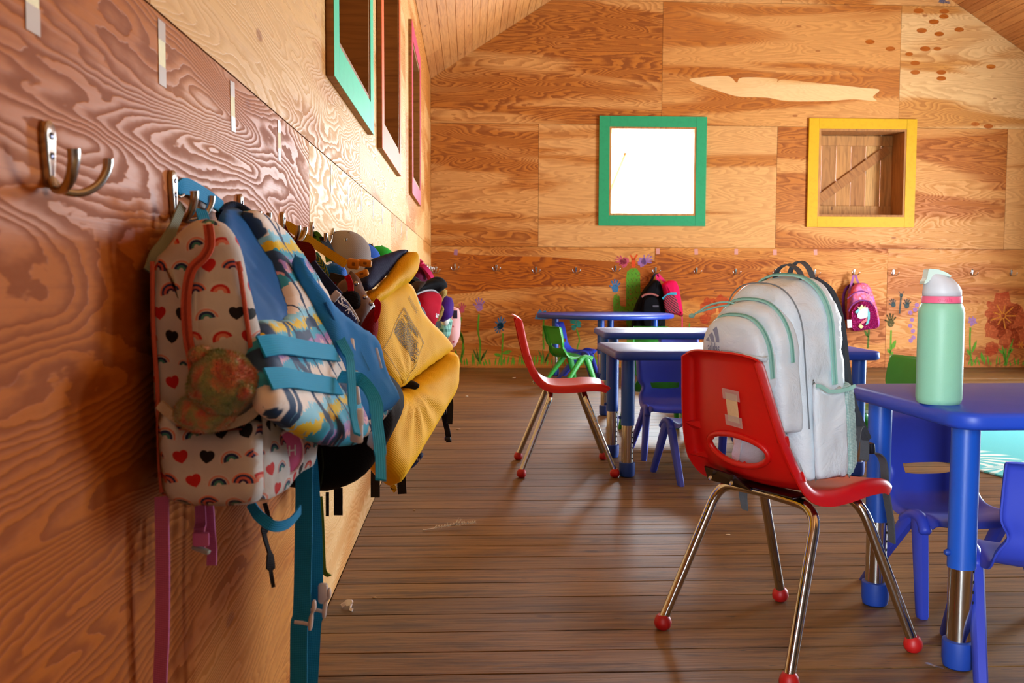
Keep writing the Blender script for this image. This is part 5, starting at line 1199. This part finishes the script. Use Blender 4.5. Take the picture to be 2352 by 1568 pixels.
def build():
    t = NT('pink strawberry print'); o = t.obj(); vv = t.voro(o, 22); t.out(t.mix(t.ss(.20, .14, vv[0]), hx('#E0A8A8'), hx('#B8263a')), .75)
    pillow('body', Frame(at(1022, 740, y=6.0), at(1048, 740, y=6.1), at(1035, 800, y=6.0)), [(1022, 722), (1032, 704), (1043, 706), (1049, 730), (1048, 770), (1040, 796), (1030, 803), (1022, 790), (1018, 755)], .06, .06, .06, t.m, None, .022, .004)
    pillow('side', Frame(at(1016, 740, y=6.05), at(1024, 740, y=6.2), at(1018, 780, y=6.05)), [(1014, 735), (1024, 718), (1026, 760), (1024, 795), (1016, 780)], .03, .05, .03, cloth('rose nylon', '#a04a50'), None, .02, .003)
    b = link('label_patch', cbox('label_patch', .03, .006, .05, .003), plain('navy patch', '#2a2a5a', .6)); b.location = at(1045, 722, y=5.93)
    strap('top_strap', [at(1020, 712, y=6.0), at(1024, 698, y=6.0), at(1030, 706, y=6.0)], .03, cloth('white cotton', '#d8dcd8'), None, X)
_f = build
def build():
    _f(); bag('body', [(.04, 6.06, .5), (.2, 6.06, .5), (.24, 6.06, .58), (.22, 6.06, .7), (.12, 6.06, .74), (.04, 6.06, .7)], (0, .24, 0), .03, .04, cloth('rose nylon', '#a04a50'), None, .01, .003); loop_to(14, [(.12, 6.02, .9), (.22, 6.02, .74)], BLACKW)
thing('backpack', (.3, 6.05, .46), 'pink backpack printed with strawberries, last in the row on the left wall', 'backpack', build)
def build():
    pillow('body', Frame(at(940, 700, y=3.4), at(960, 700, y=3.5), at(945, 740, y=3.4)), [(938, 690), (944, 672), (952, 700), (962, 712), (972, 735), (970, 755), (950, 740), (940, 715)], .03, .03, .03, cloth('aqua print nylon', '#2a9aa4'), None, .014, .004)
    pillow('grey_flap', Frame(at(950, 715, y=3.35), at(970, 720, y=3.4), at(960, 750, y=3.35)), [(952, 706), (962, 702), (972, 722), (976, 745), (968, 752), (956, 730)], .02, .02, .02, cloth('grey print nylon', '#6a7078'), None, .012, .003)
_g = build
def build(): _g(); loop_to(7, [(.08, 3.42, .93), (.17, 3.42, .82)], BLACKW)
thing('swim_bag', (.2, 3.45, .72), 'aqua and grey swim bag half hidden by the yellow life vest', 'bag', build)

# ------------------------------------------------------------------ back wall: wood figure, hooks, tags, bags
def bpx(x, y, d=0.0): v = at(x, y, y=YB-d); return (v.x, v.z)
def wood_decal(name, pts, color, d=.0004):
    pl = [(v.x, v.y) for v in smooth_path([(*bpx(*p), 0) for p in pts], 4, True)]
    V, E_, F_, *_ = delaunay_2d_cdt([Vector(p) for p in pl], [(i, (i+1) % len(pl)) for i in range(len(pl))], [], 1, 1e-6)
    c = sum(V, Vector((0, 0)))/len(V)
    o = link(name, mesh(name, [(v.x-c.x, 0, v.y-c.y) for v in V], [tuple(f) for f in F_]), PLY_X, wall_back, (c.x, YB-d, c.y)); o.color = (*color, 1)
    # faces towards the room
    if o.data.polygons and o.data.polygons[0].normal.y > 0: o.data.flip_normals()
    return o
wood_decal('sapwood_patch', [(1585, 185), (1610, 178), (1672, 175), (1692, 190), (1705, 178), (1780, 180), (1785, 188), (1800, 183), (1870, 190), (1930, 196), (1985, 202), (2020, 206), (2005, 222), (2012, 232), (1960, 228), (1900, 232), (1810, 232), (1760, 224), (1700, 222), (1660, 212)], (.95, .25, .1))
wood_decal('heartwood_band', [(992, 582), (1080, 584), (1160, 588), (1260, 590), (1370, 598), (1440, 602), (1505, 600), (1505, 640), (1440, 648), (1380, 656), (1260, 658), (1160, 664), (1080, 672), (1020, 676), (992, 670)], (.05, 1., .95))
wood_decal('heartwood_band', [(992, 794), (1060, 788), (1120, 792), (1190, 800), (1260, 806), (1330, 812), (1400, 820), (1500, 824), (1500, 841), (992, 841)], (.05, .9, .95))
for i, (x, y, w) in enumerate([(2110, 25, 12), (2169, 26, 11), (2168, 38, 11), (2145, 50, 12), (2117, 70, 12), (2157, 78, 11), (2203, 68, 11), (2125, 112, 12), (2153, 112, 9), (2088, 124, 9), (2102, 145, 11), (2102, 166, 11), (2162, 166, 11), (2162, 180, 11), (2276, 153, 11), (1998, 96, 11), (2045, 112, 11), (2270, 290, 11), (2240, 285, 10)]):
    t = [(x+w*math.cos(a)*(1 if abs(math.cos(a)) > .3 else 1), y+w*.48*math.sin(a)) for a in [2*math.pi*k/14 for k in range(14)]]
    wood_decal('boat_patch', t, (.0, .4, 1.), .0005)
bhooks = []
for k, (px, py) in enumerate([(987, 612), (1045, 606), (1140, 608), (1231, 613), (1323, 613), (1414, 610), (1506, 614), (1600, 615), (1690, 617), (1781, 618), (1872, 619), (1962, 618), (2052, 619), (2142, 618), (2233, 619), (2323, 620)]):
    x, z = bpx(px, py); o = copy_tree(hk); o.location = (max(x, .05), YB, z+.004); o.rotation_euler = (0, 0, R(-90))
    put(o, 'silver double coat hook, %s from the left corner on the back wall' % ORD[k], 'coat hook', 'coat hooks on the back wall')
PURT = plain('faded purple tape', '#9a6a86', .7); PINT = plain('faded pink tape', '#c98a7c', .7)
for k, (px, py, m) in enumerate([(1047, 579, PURT), (1511, 577, PINT), (1599, 578, PINT), (1691, 578, PINT), (1780, 579, PINT), (1873, 579, PINT)]):
    x, z = bpx(px, py)
    tp = link('tape_strip', boxes('tape_strip', [((-.018, .018), (-.0009, -.0002), (-.028, .028))]), m, None, (x, YB, z)); tp.rotation_euler = (0, R(random.uniform(-5, 5)), 0)
    put(tp, 'faded %s tape strip on the back wall, %s from the left' % ('purple' if k == 0 else 'pink', ORD[k]), 'tape', 'tape strips on the back wall')
def bw(x, y, d): return at(x, y, y=YB-d)
def build():
    bag('body', [bw(x, y, .01) for x, y in ((1488, 652), (1500, 644), (1508, 645), (1515, 658), (1521, 700), (1523, 762), (1518, 772), (1462, 772), (1450, 760), (1455, 710), (1472, 672))], (0, -.16, 0), .02, .04, BLACKF, None, .015, .005, 10)
    bag('front_pocket', [bw(x, y, .165) for x, y in ((1478, 688), (1496, 681), (1512, 687), (1517, 712), (1514, 750), (1480, 750), (1474, 720))], (0, -.04, 0), .006, .02, BLACKF, None, .004, .002)
    link('pocket_zip', tube('pocket_zip', smooth_path([bw(x, y, .215) for x, y in ((1474, 682), (1480, 677), (1496, 675), (1512, 680))], 5), .010, 8), cloth('rose zip', '#a4635c'))
    link('brand_tab', boxes('brand_tab', [((-.03, .03), (-.003, 0), (-.008, .008))]), plain('grey brand tab', '#4a4650', .6)).location = bw(1506, 703, .212)
    for pts in ([(1505, 628), (1498, 640), (1490, 655)], [(1508, 628), (1510, 640), (1512, 652)]): strap('hanging_loop', [bw(x, y, .03) for x, y in pts], .025, BLACKW, None, X)
thing('backpack', (1.9, 9.5, .33), 'black backpack with rose zip hanging on the back wall behind the round table', 'backpack', build)
def build():
    t = NT('red zebra stripes'); x, y, z = t.sep(t.obj()); n = t.noise(t.xyz(t.mul(x, 12), t.mul(z, 12), 0), 1, 2)
    t.out(t.mix(t.ma('GREATER_THAN', t.ma('SINE', t.add(t.mul(t.add(z, t.mul(x, .8)), 260), t.mul(n, 9))), 0), hx('#101014'), hx('#B0183a')), .75)
    bag('body', [bw(x, y, .10) for x, y in ((1518, 654), (1530, 645), (1548, 645), (1556, 665), (1562, 700), (1564, 722), (1550, 722), (1530, 716), (1526, 690), (1521, 668))], (0, -.12, 0), .02, .04, cloth('hot pink nylon', '#D8124e'), None, .01, .003)
    bag('striped_pocket', [bw(x, y, .215) for x, y in ((1524, 684), (1540, 676), (1552, 684), (1560, 715), (1548, 720), (1528, 714))], (0, -.03, 0), .006, .015, t.m, None, .004, .001)
    strap('aqua_trim', [bw(x, y, .235) for x, y in ((1522, 686), (1538, 675), (1554, 674))], .024, cloth('aqua trim', '#3a9ab4'), None, Z, thick=.006)
    for pts in ([(1509, 630), (1512, 645), (1516, 655)], [(1511, 630), (1520, 640), (1528, 648)]): strap('hanging_loop', [bw(x, y, .08) for x, y in pts], .03, cloth('hot pink strap', '#E0306a'), None, X)
    strap('strap_tail', [bw(x, y, .1) for x, y in ((1566, 720), (1567, 740), (1566, 770))], .012, cloth('hot pink strap', '#E0306a'), None, X)
    bag('black_side', [bw(x, y, .06) for x, y in ((1550, 670), (1560, 680), (1567, 722), (1556, 720))], (0, -.05, 0), .01, .01, BLACKF, None, .004, .001)
thing('backpack', (2.1, 9.45, .55), 'hot pink backpack with zebra striped pocket beside the black one on the back wall', 'backpack', build)
def build():
    g = NT('pink galaxy nylon'); o = g.obj(); n = g.noise(o, 14, 4, .6); g.out(g.ramp(n, [(.3, hx('#8a4aa0')), (.45, hx('#D86aa4')), (.55, hx('#E0484e')), (.68, hx('#E89ac0'))]), .6)
    q = NT('magenta sequins'); o = q.obj(); vv = q.voro(o, 95); q.out(q.mix(vv[0], hx('#C01060'), hx('#6a0a50')), q.add(.15, q.mul(vv[0], .3)), .6); q.bump(vv[0], 1., .01)
    bag('body', [bw(x, y, .02) for x, y in ((1948, 668), (1960, 652), (1978, 650), (1990, 660), (2000, 690), (2008, 720), (2010, 745), (2000, 752), (1950, 756), (1944, 740), (1944, 700))], (0, -.13, 0), .02, .035, g.m, None, .01, .003)
    bag('sequin_pocket', [bw(x, y, .14) for x, y in ((1950, 720), (1958, 702), (1976, 692), (1994, 692), (2006, 706), (2012, 734), (2012, 752), (1990, 756), (1956, 760), (1950, 745))], (0, -.06, 0), .006, .02, q.m, None, .006, .001)
    link('pocket_zip', tube('pocket_zip', smooth_path([bw(x, y, .2) for x, y in ((1949, 715), (1958, 699), (1976, 690), (1996, 692), (2004, 702))], 5), .008, 8), cloth('mauve zip', '#7a3a7a'))
    link('top_zip', tube('top_zip', smooth_path([bw(x, y, .155) for x, y in ((1946, 686), (1962, 673), (1980, 668), (1996, 674))], 5), .006, 8), cloth('mauve zip', '#7a3a7a'))
    def deco(nm, pts, col, d=.212): 
        pl = [bw(x, y, d) for x, y in pts]; link(nm, mesh(nm, pl+[p+Y*.004 for p in pl], [tuple(range(len(pl)))]+[(i, (i+1) % len(pl), (i+1) % len(pl)+len(pl), i+len(pl)) for i in range(len(pl))]), plain('applique '+nm+col, col, .6))
    deco('unicorn_head', [(1969, 722), (1975, 712), (1986, 706), (1993, 706), (1994, 718), (1992, 728), (1984, 731), (1976, 732), (1970, 729)], '#E6DCE2')
    deco('unicorn_ear', [(1989, 708), (1993, 704), (1992, 714)], '#E8B8C4', .214)
    deco('unicorn_mane', [(1994, 708), (1998, 718), (1998, 732), (1994, 744), (1988, 746), (1993, 734), (1993, 718)], '#5aa8ac', .214)
    deco('unicorn_mane', [(1992, 728), (1986, 734), (1979, 738), (1976, 746), (1984, 742), (1992, 736)], '#D8545e', .214)
    deco('unicorn_mane', [(1976, 742), (1980, 746), (1984, 750), (1978, 755), (1972, 750)], '#D0B878', .214)
    deco('unicorn_mane', [(1964, 716), (1968, 712), (1976, 706), (1974, 714), (1968, 720)], '#6ab0b4', .214)
    deco('unicorn_crown', [(1969, 703), (1974, 707), (1980, 699), (1984, 705), (1988, 701), (1987, 708), (1974, 711)], '#D8C48a', .215)
    deco('white_tag', [(1946, 734), (1956, 734), (1957, 752), (1947, 753)], '#F4F2F0', .216)
    for pts in ([(1961, 632), (1956, 650), (1950, 672)], [(1965, 632), (1972, 650), (1988, 668)]): strap('hanging_loop', [bw(x, y, .08) for x, y in pts], .022, cloth('mauve strap', '#9a5a94'), None, X)
    strap('shoulder_strap', [bw(x, y, .06) for x, y in ((1962, 652), (1946, 660), (1938, 680), (1938, 710), (1942, 735))], .03, cloth('dark plum strap', '#4a1440'), None, (1, 0, .3))
thing('backpack', (4.25, 9.5, .4), 'small pink galaxy backpack with sequin unicorn pocket hanging on the back wall', 'backpack', build)

# ------------------------------------------------------------------ children's paintings on the back wall
def paintm(name, col, a=.8):
    if name in MATS: return MATS[name]
    t = NT(name); o = t.obj(); n = t.noise(o, 40, 4, .7); t.out(hx(col), .7, 0, .3); t.put(t.b.inputs['Alpha'], t.mul(t.ss(.25, .5, n), a)); MATS[name] = t.m; return t.m
PGREEN = paintm('leaf green paint', '#5a9a1e', .85); PDG = paintm('dark leaf paint', '#3a6a16', .8); PBLUE = paintm('blue poster paint', '#2f7aa8', .85); PTEAL = paintm('teal poster paint', '#1c9a8a', .8); PPINK = paintm('pink poster paint', '#d0506a', .75); PPURP = paintm('lilac poster paint', '#a878b8', .7)
PORNG = paintm('orange poster paint', '#d8420e', .6); PORED = paintm('red orange poster paint', '#c8340a', .5); PYEL = paintm('yellow poster paint', '#e0962a', .7); PDTEAL = paintm('dark teal poster paint', '#1e4a4e', .8); PDKG = paintm('moss paint', '#3a4418', .75)
def blob(x, y, r, irr=.15, sy=1.0, n=18, sd=0):
    return [(x+r*math.cos(a)*(1+irr*noise.noise(Vector((math.cos(a)*2, math.sin(a)*2, sd+x)))*2), y+sy*r*math.sin(a)*(1+irr*noise.noise(Vector((math.cos(a)*2, math.sin(a)*2, sd+x)))*2)) for a in [2*math.pi*k/n for k in range(n)]]
def stroke(pts, w):
    P = smooth_path([(x, y, 0) for x, y in pts], 4); out_ = []
    for i in range(len(P)-1):
        t = (P[i+1]-P[i]).normalized(); n = Vector((-t.y, t.x, 0))*w/2; t0 = (P[i]-P[max(i-1, 0)]).normalized() if i else t; n0 = Vector((-t0.y, t0.x, 0))*w/2
        out_.append([(P[i].x-n0.x, P[i].y-n0.y), (P[i+1].x-n.x, P[i+1].y-n.y), (P[i+1].x+n.x, P[i+1].y+n.y), (P[i].x+n0.x, P[i].y+n0.y)])
    return out_
def leaf(x0, y0, x1, y1, w): dx, dy = x1-x0, y1-y0; l = math.hypot(dx, dy); nx, ny = -dy/l*w/2, dx/l*w/2; return [(x0, y0), (x0+dx*.4+nx, y0+dy*.4+ny), (x0+dx*.75+nx*.7, y0+dy*.75+ny*.7), (x1, y1), (x0+dx*.75-nx*.7, y0+dy*.75-ny*.7), (x0+dx*.4-nx, y0+dy*.4-ny)]
def hand(x, y, s, rot=0):
    out_ = [blob(x, y, s*.42, .12, 1.05)]
    for a, l in ((-62, .75), (-25, .98), (-4, 1.08), (16, 1.0), (40, .85)):
        a = R(a+rot); p = [(x+math.sin(a)*s*.38, y-math.cos(a)*s*.38), (x+math.sin(a)*s*l, y-math.cos(a)*s*l)]; out_ += stroke(p, s*.17); out_.append(blob(*p[1], s*.1, .1, 1, 8))
    return out_
_lay = [0]
def mural(name, parts):
    """parts: (polygons in photo order, paint); thin paint on the wall face"""
    r = None
    for polys, m in parts:
        _lay[0] += 1; d = .0009+.00004*(_lay[0] % 40); vs_, fs = [], []
        for p in polys:
            q = [bpx(x, y, d) for x, y in p]; fs.append(tuple(range(len(vs_), len(vs_)+len(q)))); vs_ += [(a, YB-d, b) for a, b in q]
        link(name, mesh(name, vs_, fs), m, wall_back)
mural('painted_tulip', [(hand(1061, 712, 15), PPINK), (stroke([(1059, 728), (1056, 760), (1064, 785), (1058, 830)], 4)+[leaf(1058, 760, 1064, 790, 7), leaf(1056, 836, 1044, 800, 5), leaf(1056, 836, 1068, 795, 5)], PGREEN)])
mural('painted_hand_flower', [(hand(1101, 706, 20), PPURP), (stroke([(1100, 722), (1098, 760), (1103, 790), (1101, 836)], 4), PGREEN), ([leaf(1101, 834, 1086, 800, 5), leaf(1102, 834, 1120, 800, 5), leaf(1101, 836, 1094, 796, 4), leaf(1102, 836, 1112, 808, 4)], PDG)])
mural('painted_hand_flower', [(hand(1149, 748, 18, 10)+hand(1149, 748, 16, -150), PBLUE), (stroke([(1155, 765), (1154, 790), (1151, 838)], 4)+[leaf(1152, 818, 1134, 812, 9), leaf(1153, 812, 1176, 806, 9)], PGREEN)])
mural('painted_blue_tulip', [([[(1228, 732), (1234, 718), (1240, 710), (1246, 716), (1252, 712), (1258, 718), (1262, 732), (1244, 734)]], PBLUE), (stroke([(1249, 734), (1248, 770), (1249, 802)], 4), PGREEN), ([leaf(1250, 834, 1236, 802, 5), leaf(1250, 834, 1264, 804, 5), leaf(1250, 836, 1246, 800, 4), leaf(1252, 836, 1258, 812, 4)], PDG)])
mural('painted_teal_flower', [([blob(1316, 737, 7, .2), blob(1328, 744, 8, .2), blob(1318, 752, 6, .2), blob(1324, 732, 5, .2)], PTEAL), (stroke([(1324, 755), (1331, 780), (1326, 800), (1326, 835)], 3), PGREEN)])
mural('painted_blue_hand', [(hand(1413, 663, 19), PBLUE)])
mural('painted_cactus', [([[(1438, 640), (1440, 624), (1450, 616), (1462, 616), (1470, 626), (1471, 660), (1471, 720), (1471, 800), (1440, 800), (1438, 722), (1409, 720), (1408, 690), (1410, 678), (1417, 675), (1423, 680), (1425, 702), (1438, 704)]], PGREEN), (sum([stroke([(1442+9*(i % 4)+random.uniform(-2, 2), 626+14*(i//4)), (1444+9*(i % 4), 631+14*(i//4))], 1.2) for i in range(28)], []), PDG)])
mural('painted_butterfly', [(hand(1432, 600, 17, -70)+[blob(1434, 602, 11, .3)], PPINK), (hand(1480, 600, 18, 60)+[blob(1474, 602, 10, .3)], PPURP), (stroke([(1455, 614), (1455, 594)], 9)+stroke([(1454, 596), (1448, 585)], 4)+stroke([(1456, 596), (1464, 584)], 4), paintm('bright orange paint', '#e04a10', .9))])
mural('painted_orange_flower', [([blob(1628, 705, 20, .3), blob(1620, 732, 12, .3), blob(1660, 700, 20, .3)], PORED), (stroke([(1584, 742), (1582, 770), (1584, 800)], 3), PGREEN)])
g = []
for i in range(60):
    x = 1045+i*7.6+random.uniform(-2, 2); h_ = random.uniform(12, 32); g.append(leaf(x, 841, x+random.uniform(-7, 7), 841-h_, 4))
mural('painted_grass', [(g, PGREEN)])
mural('painted_moss_hand_flower', [(hand(2046, 742, 20, 0), PDKG), (stroke([(2047, 758), (2046, 790), (2045, 841)], 4)+[leaf(2047, 804, 2058, 780, 10), leaf(2046, 812, 2038, 800, 7), leaf(2048, 826, 2050, 806, 6)], PGREEN)])
mural('painted_stem', [([leaf(1995, 775, 1985, 758, 7)]+stroke([(1996, 756), (1993, 800)], 4), PDG)])
mural('painted_hand_butterfly', [(hand(2052, 700, 13, -12)+hand(2083, 702, 14, 6), PDTEAL), (stroke([(2070, 680), (2068, 700), (2066, 720)], 4)+[blob(2070, 678, 4, .1)]+stroke([(2069, 676), (2064, 668)], 1.2)+stroke([(2071, 676), (2077, 668)], 1.2), PDTEAL)])
mural('painted_lilac_dots', [([blob(x, y, 5, .1) for x, y in ((2091, 718), (2095, 734), (2091, 748), (2097, 760), (2098, 775), (2092, 782), (2102, 711), (2106, 700))], PPURP)])
mural('painted_pink_flower', [([blob(2233, 738, 9, .4)], PPURP), (stroke([(2229, 752), (2228, 790), (2232, 840)], 4)+[leaf(2232, 812, 2244, 780, 7), leaf(2230, 818, 2220, 800, 7), leaf(2234, 838, 2246, 818, 4)], PGREEN)])
mural('painted_big_orange_flower', [([blob(2302, 715, 40, .25, 1, 30), blob(2330, 730, 30, .2), blob(2285, 755, 24, .25), blob(2315, 772, 26, .25), blob(2278, 800, 16, .2), blob(2346, 775, 26, .2)], PORED), (sum([stroke([(2304+7*math.cos(R(a)), 725+7*math.sin(R(a))), (2304+(24 if i % 2 else 30)*math.cos(R(a)), 725+(24 if i % 2 else 30)*math.sin(R(a)))], 3) for i, a in enumerate(range(0, 360, 40))], [])+stroke([(2304+6*math.cos(R(a)), 725+6*math.sin(R(a))) for a in range(0, 361, 40)], 2)+sum([stroke([(2345, 792), (2345+9*math.cos(R(a)), 792+9*math.sin(R(a)))], 2) for a in range(0, 360, 60)], []), PYEL)])
mural('painted_green_plant', [([leaf(2310, 838, 2302, 790, 5), leaf(2310, 838, 2328, 775, 6), leaf(2308, 815, 2292, 800, 6), leaf(2316, 812, 2328, 800, 6), leaf(2258, 832, 2254, 808, 8)]+stroke([(2310, 840), (2310, 800)], 4), PGREEN)])
g = []
for i in range(34):
    x = 2062+i*9+random.uniform(-3, 3); h_ = random.uniform(10, 28); g.append(leaf(x, 841, x+random.uniform(-6, 6), 841-h_, 3.5))
mural('painted_grass', [(g, PGREEN)])
mural('paint_smear', [([blob(2165, 3, 8, .5, .6), blob(2178, 6, 5, .5, .6)], paintm('blue grey smear', '#4a5678', .7))])

# ------------------------------------------------------------------ odds and ends on the floor
WHT2 = plastic('white scrap plastic', '#F0E8EE', .35, .02)
def floor_at(px, py): v = at(px, py, z=0); return v
def build():
    p = floor_at(800, 1398); pts = [Vector((-.02, .012, .004)), Vector((-.01, .016, .010)), Vector((.004, .012, .013)), Vector((.008, .002, .008)), Vector((.006, -.01, .004)), Vector((.014, -.02, .004))]
    o = link('curl', ribbon('curl', [p+q for q in smooth_path(pts, 5)], [.010]*6+[.017]*8+[.008]*12, .003, (.3, .3, 1)), WHT2)
thing('plastic_scrap', floor_at(800, 1398), 'curled white plastic scrap lying on the floor by the wall', 'scrap', build)
def build():
    a, b = floor_at(972, 1219)+Z*.003, floor_at(1092, 1207)+Z*.012; FE = plain('white feather', '#EDE6DC', .8); m = a.lerp(b, .5)+Z*.002
    q = smooth_path([a, m, b], 10); link('quill', tube('quill', q, [.002-.0012*i/len(q) for i in range(len(q))], 6), FE)
    vs_, fs = [], []; rnd = random.Random(3)
    for i in range(420):
        t = .25+.75*rnd.random(); p = q[min(int(t*(len(q)-1)), len(q)-1)]; d = Vector((rnd.uniform(.1, .6), rnd.choice((-1, 1))*rnd.uniform(.5, 1), rnd.uniform(.05, .9 if .6 < t < .75 else .5))).normalized()*rnd.uniform(.008, .02 if not .62 < t < .7 else .034); s = Vector((.0018, 0, .0008)); k = len(vs_); vs_ += [p-s, p+s, p+d]; fs.append((k, k+1, k+2))
    link('barbs', mesh('barbs', vs_, fs), FE, kind='stuff')
thing('feather', floor_at(1030, 1215), 'white feather lying on the floor between the wall and the red chair', 'feather', build)
CLR = NT('clear blue film'); CLR.out(hx('#9aa6c8'), .15); CLR.b.inputs['Alpha'].default_value = .55; CLR = CLR.m
tf_ = link('tape_scrap', mesh('tape_scrap', [(-.006, .03, .001), (.004, .034, .0015), (.010, .008, .004), (.022, .004, .002), (.024, -.006, .0015), (.002, -.004, .006)], [(0, 1, 2, 5), (5, 2, 3, 4)]), CLR, None, floor_at(2143, 1535), label='crumpled clear tape scrap on the floor under the near table leg', cat='tape')
for k, (px, py, s, c, lb) in enumerate([(1672, 1228, .012, '#D8C4A4', 'pale wood chip on the floor under the near red chair'), (1180, 868, .03, '#C8B49A', 'crumpled paper scrap on the floor near the back wall'), (830, 1166, .02, '#B89040', 'straw-coloured crumbs on the floor beside the left wall'), (1052, 986, .022, '#C9A890', 'small tissue scrap on the floor right of the yellow life vest'), (1072, 910, .02, '#C9B49A', 'tiny paper scrap on the floor behind the yellow life vest'), (952, 1172, .01, '#C8A060', 'yellow crumb on the floor before the feather'), (860, 1372, .009, '#D0A878', 'wood splinter on the floor right of the plastic scrap')]):
    m = ball(s*.5, 1.4, 1, .25, 2, .5); o = link('debris', m, plain('debris '+c, c, .8), None, floor_at(px, py)+Z*s*.13, label=lb, cat='debris'); o.rotation_euler = (0, 0, k)
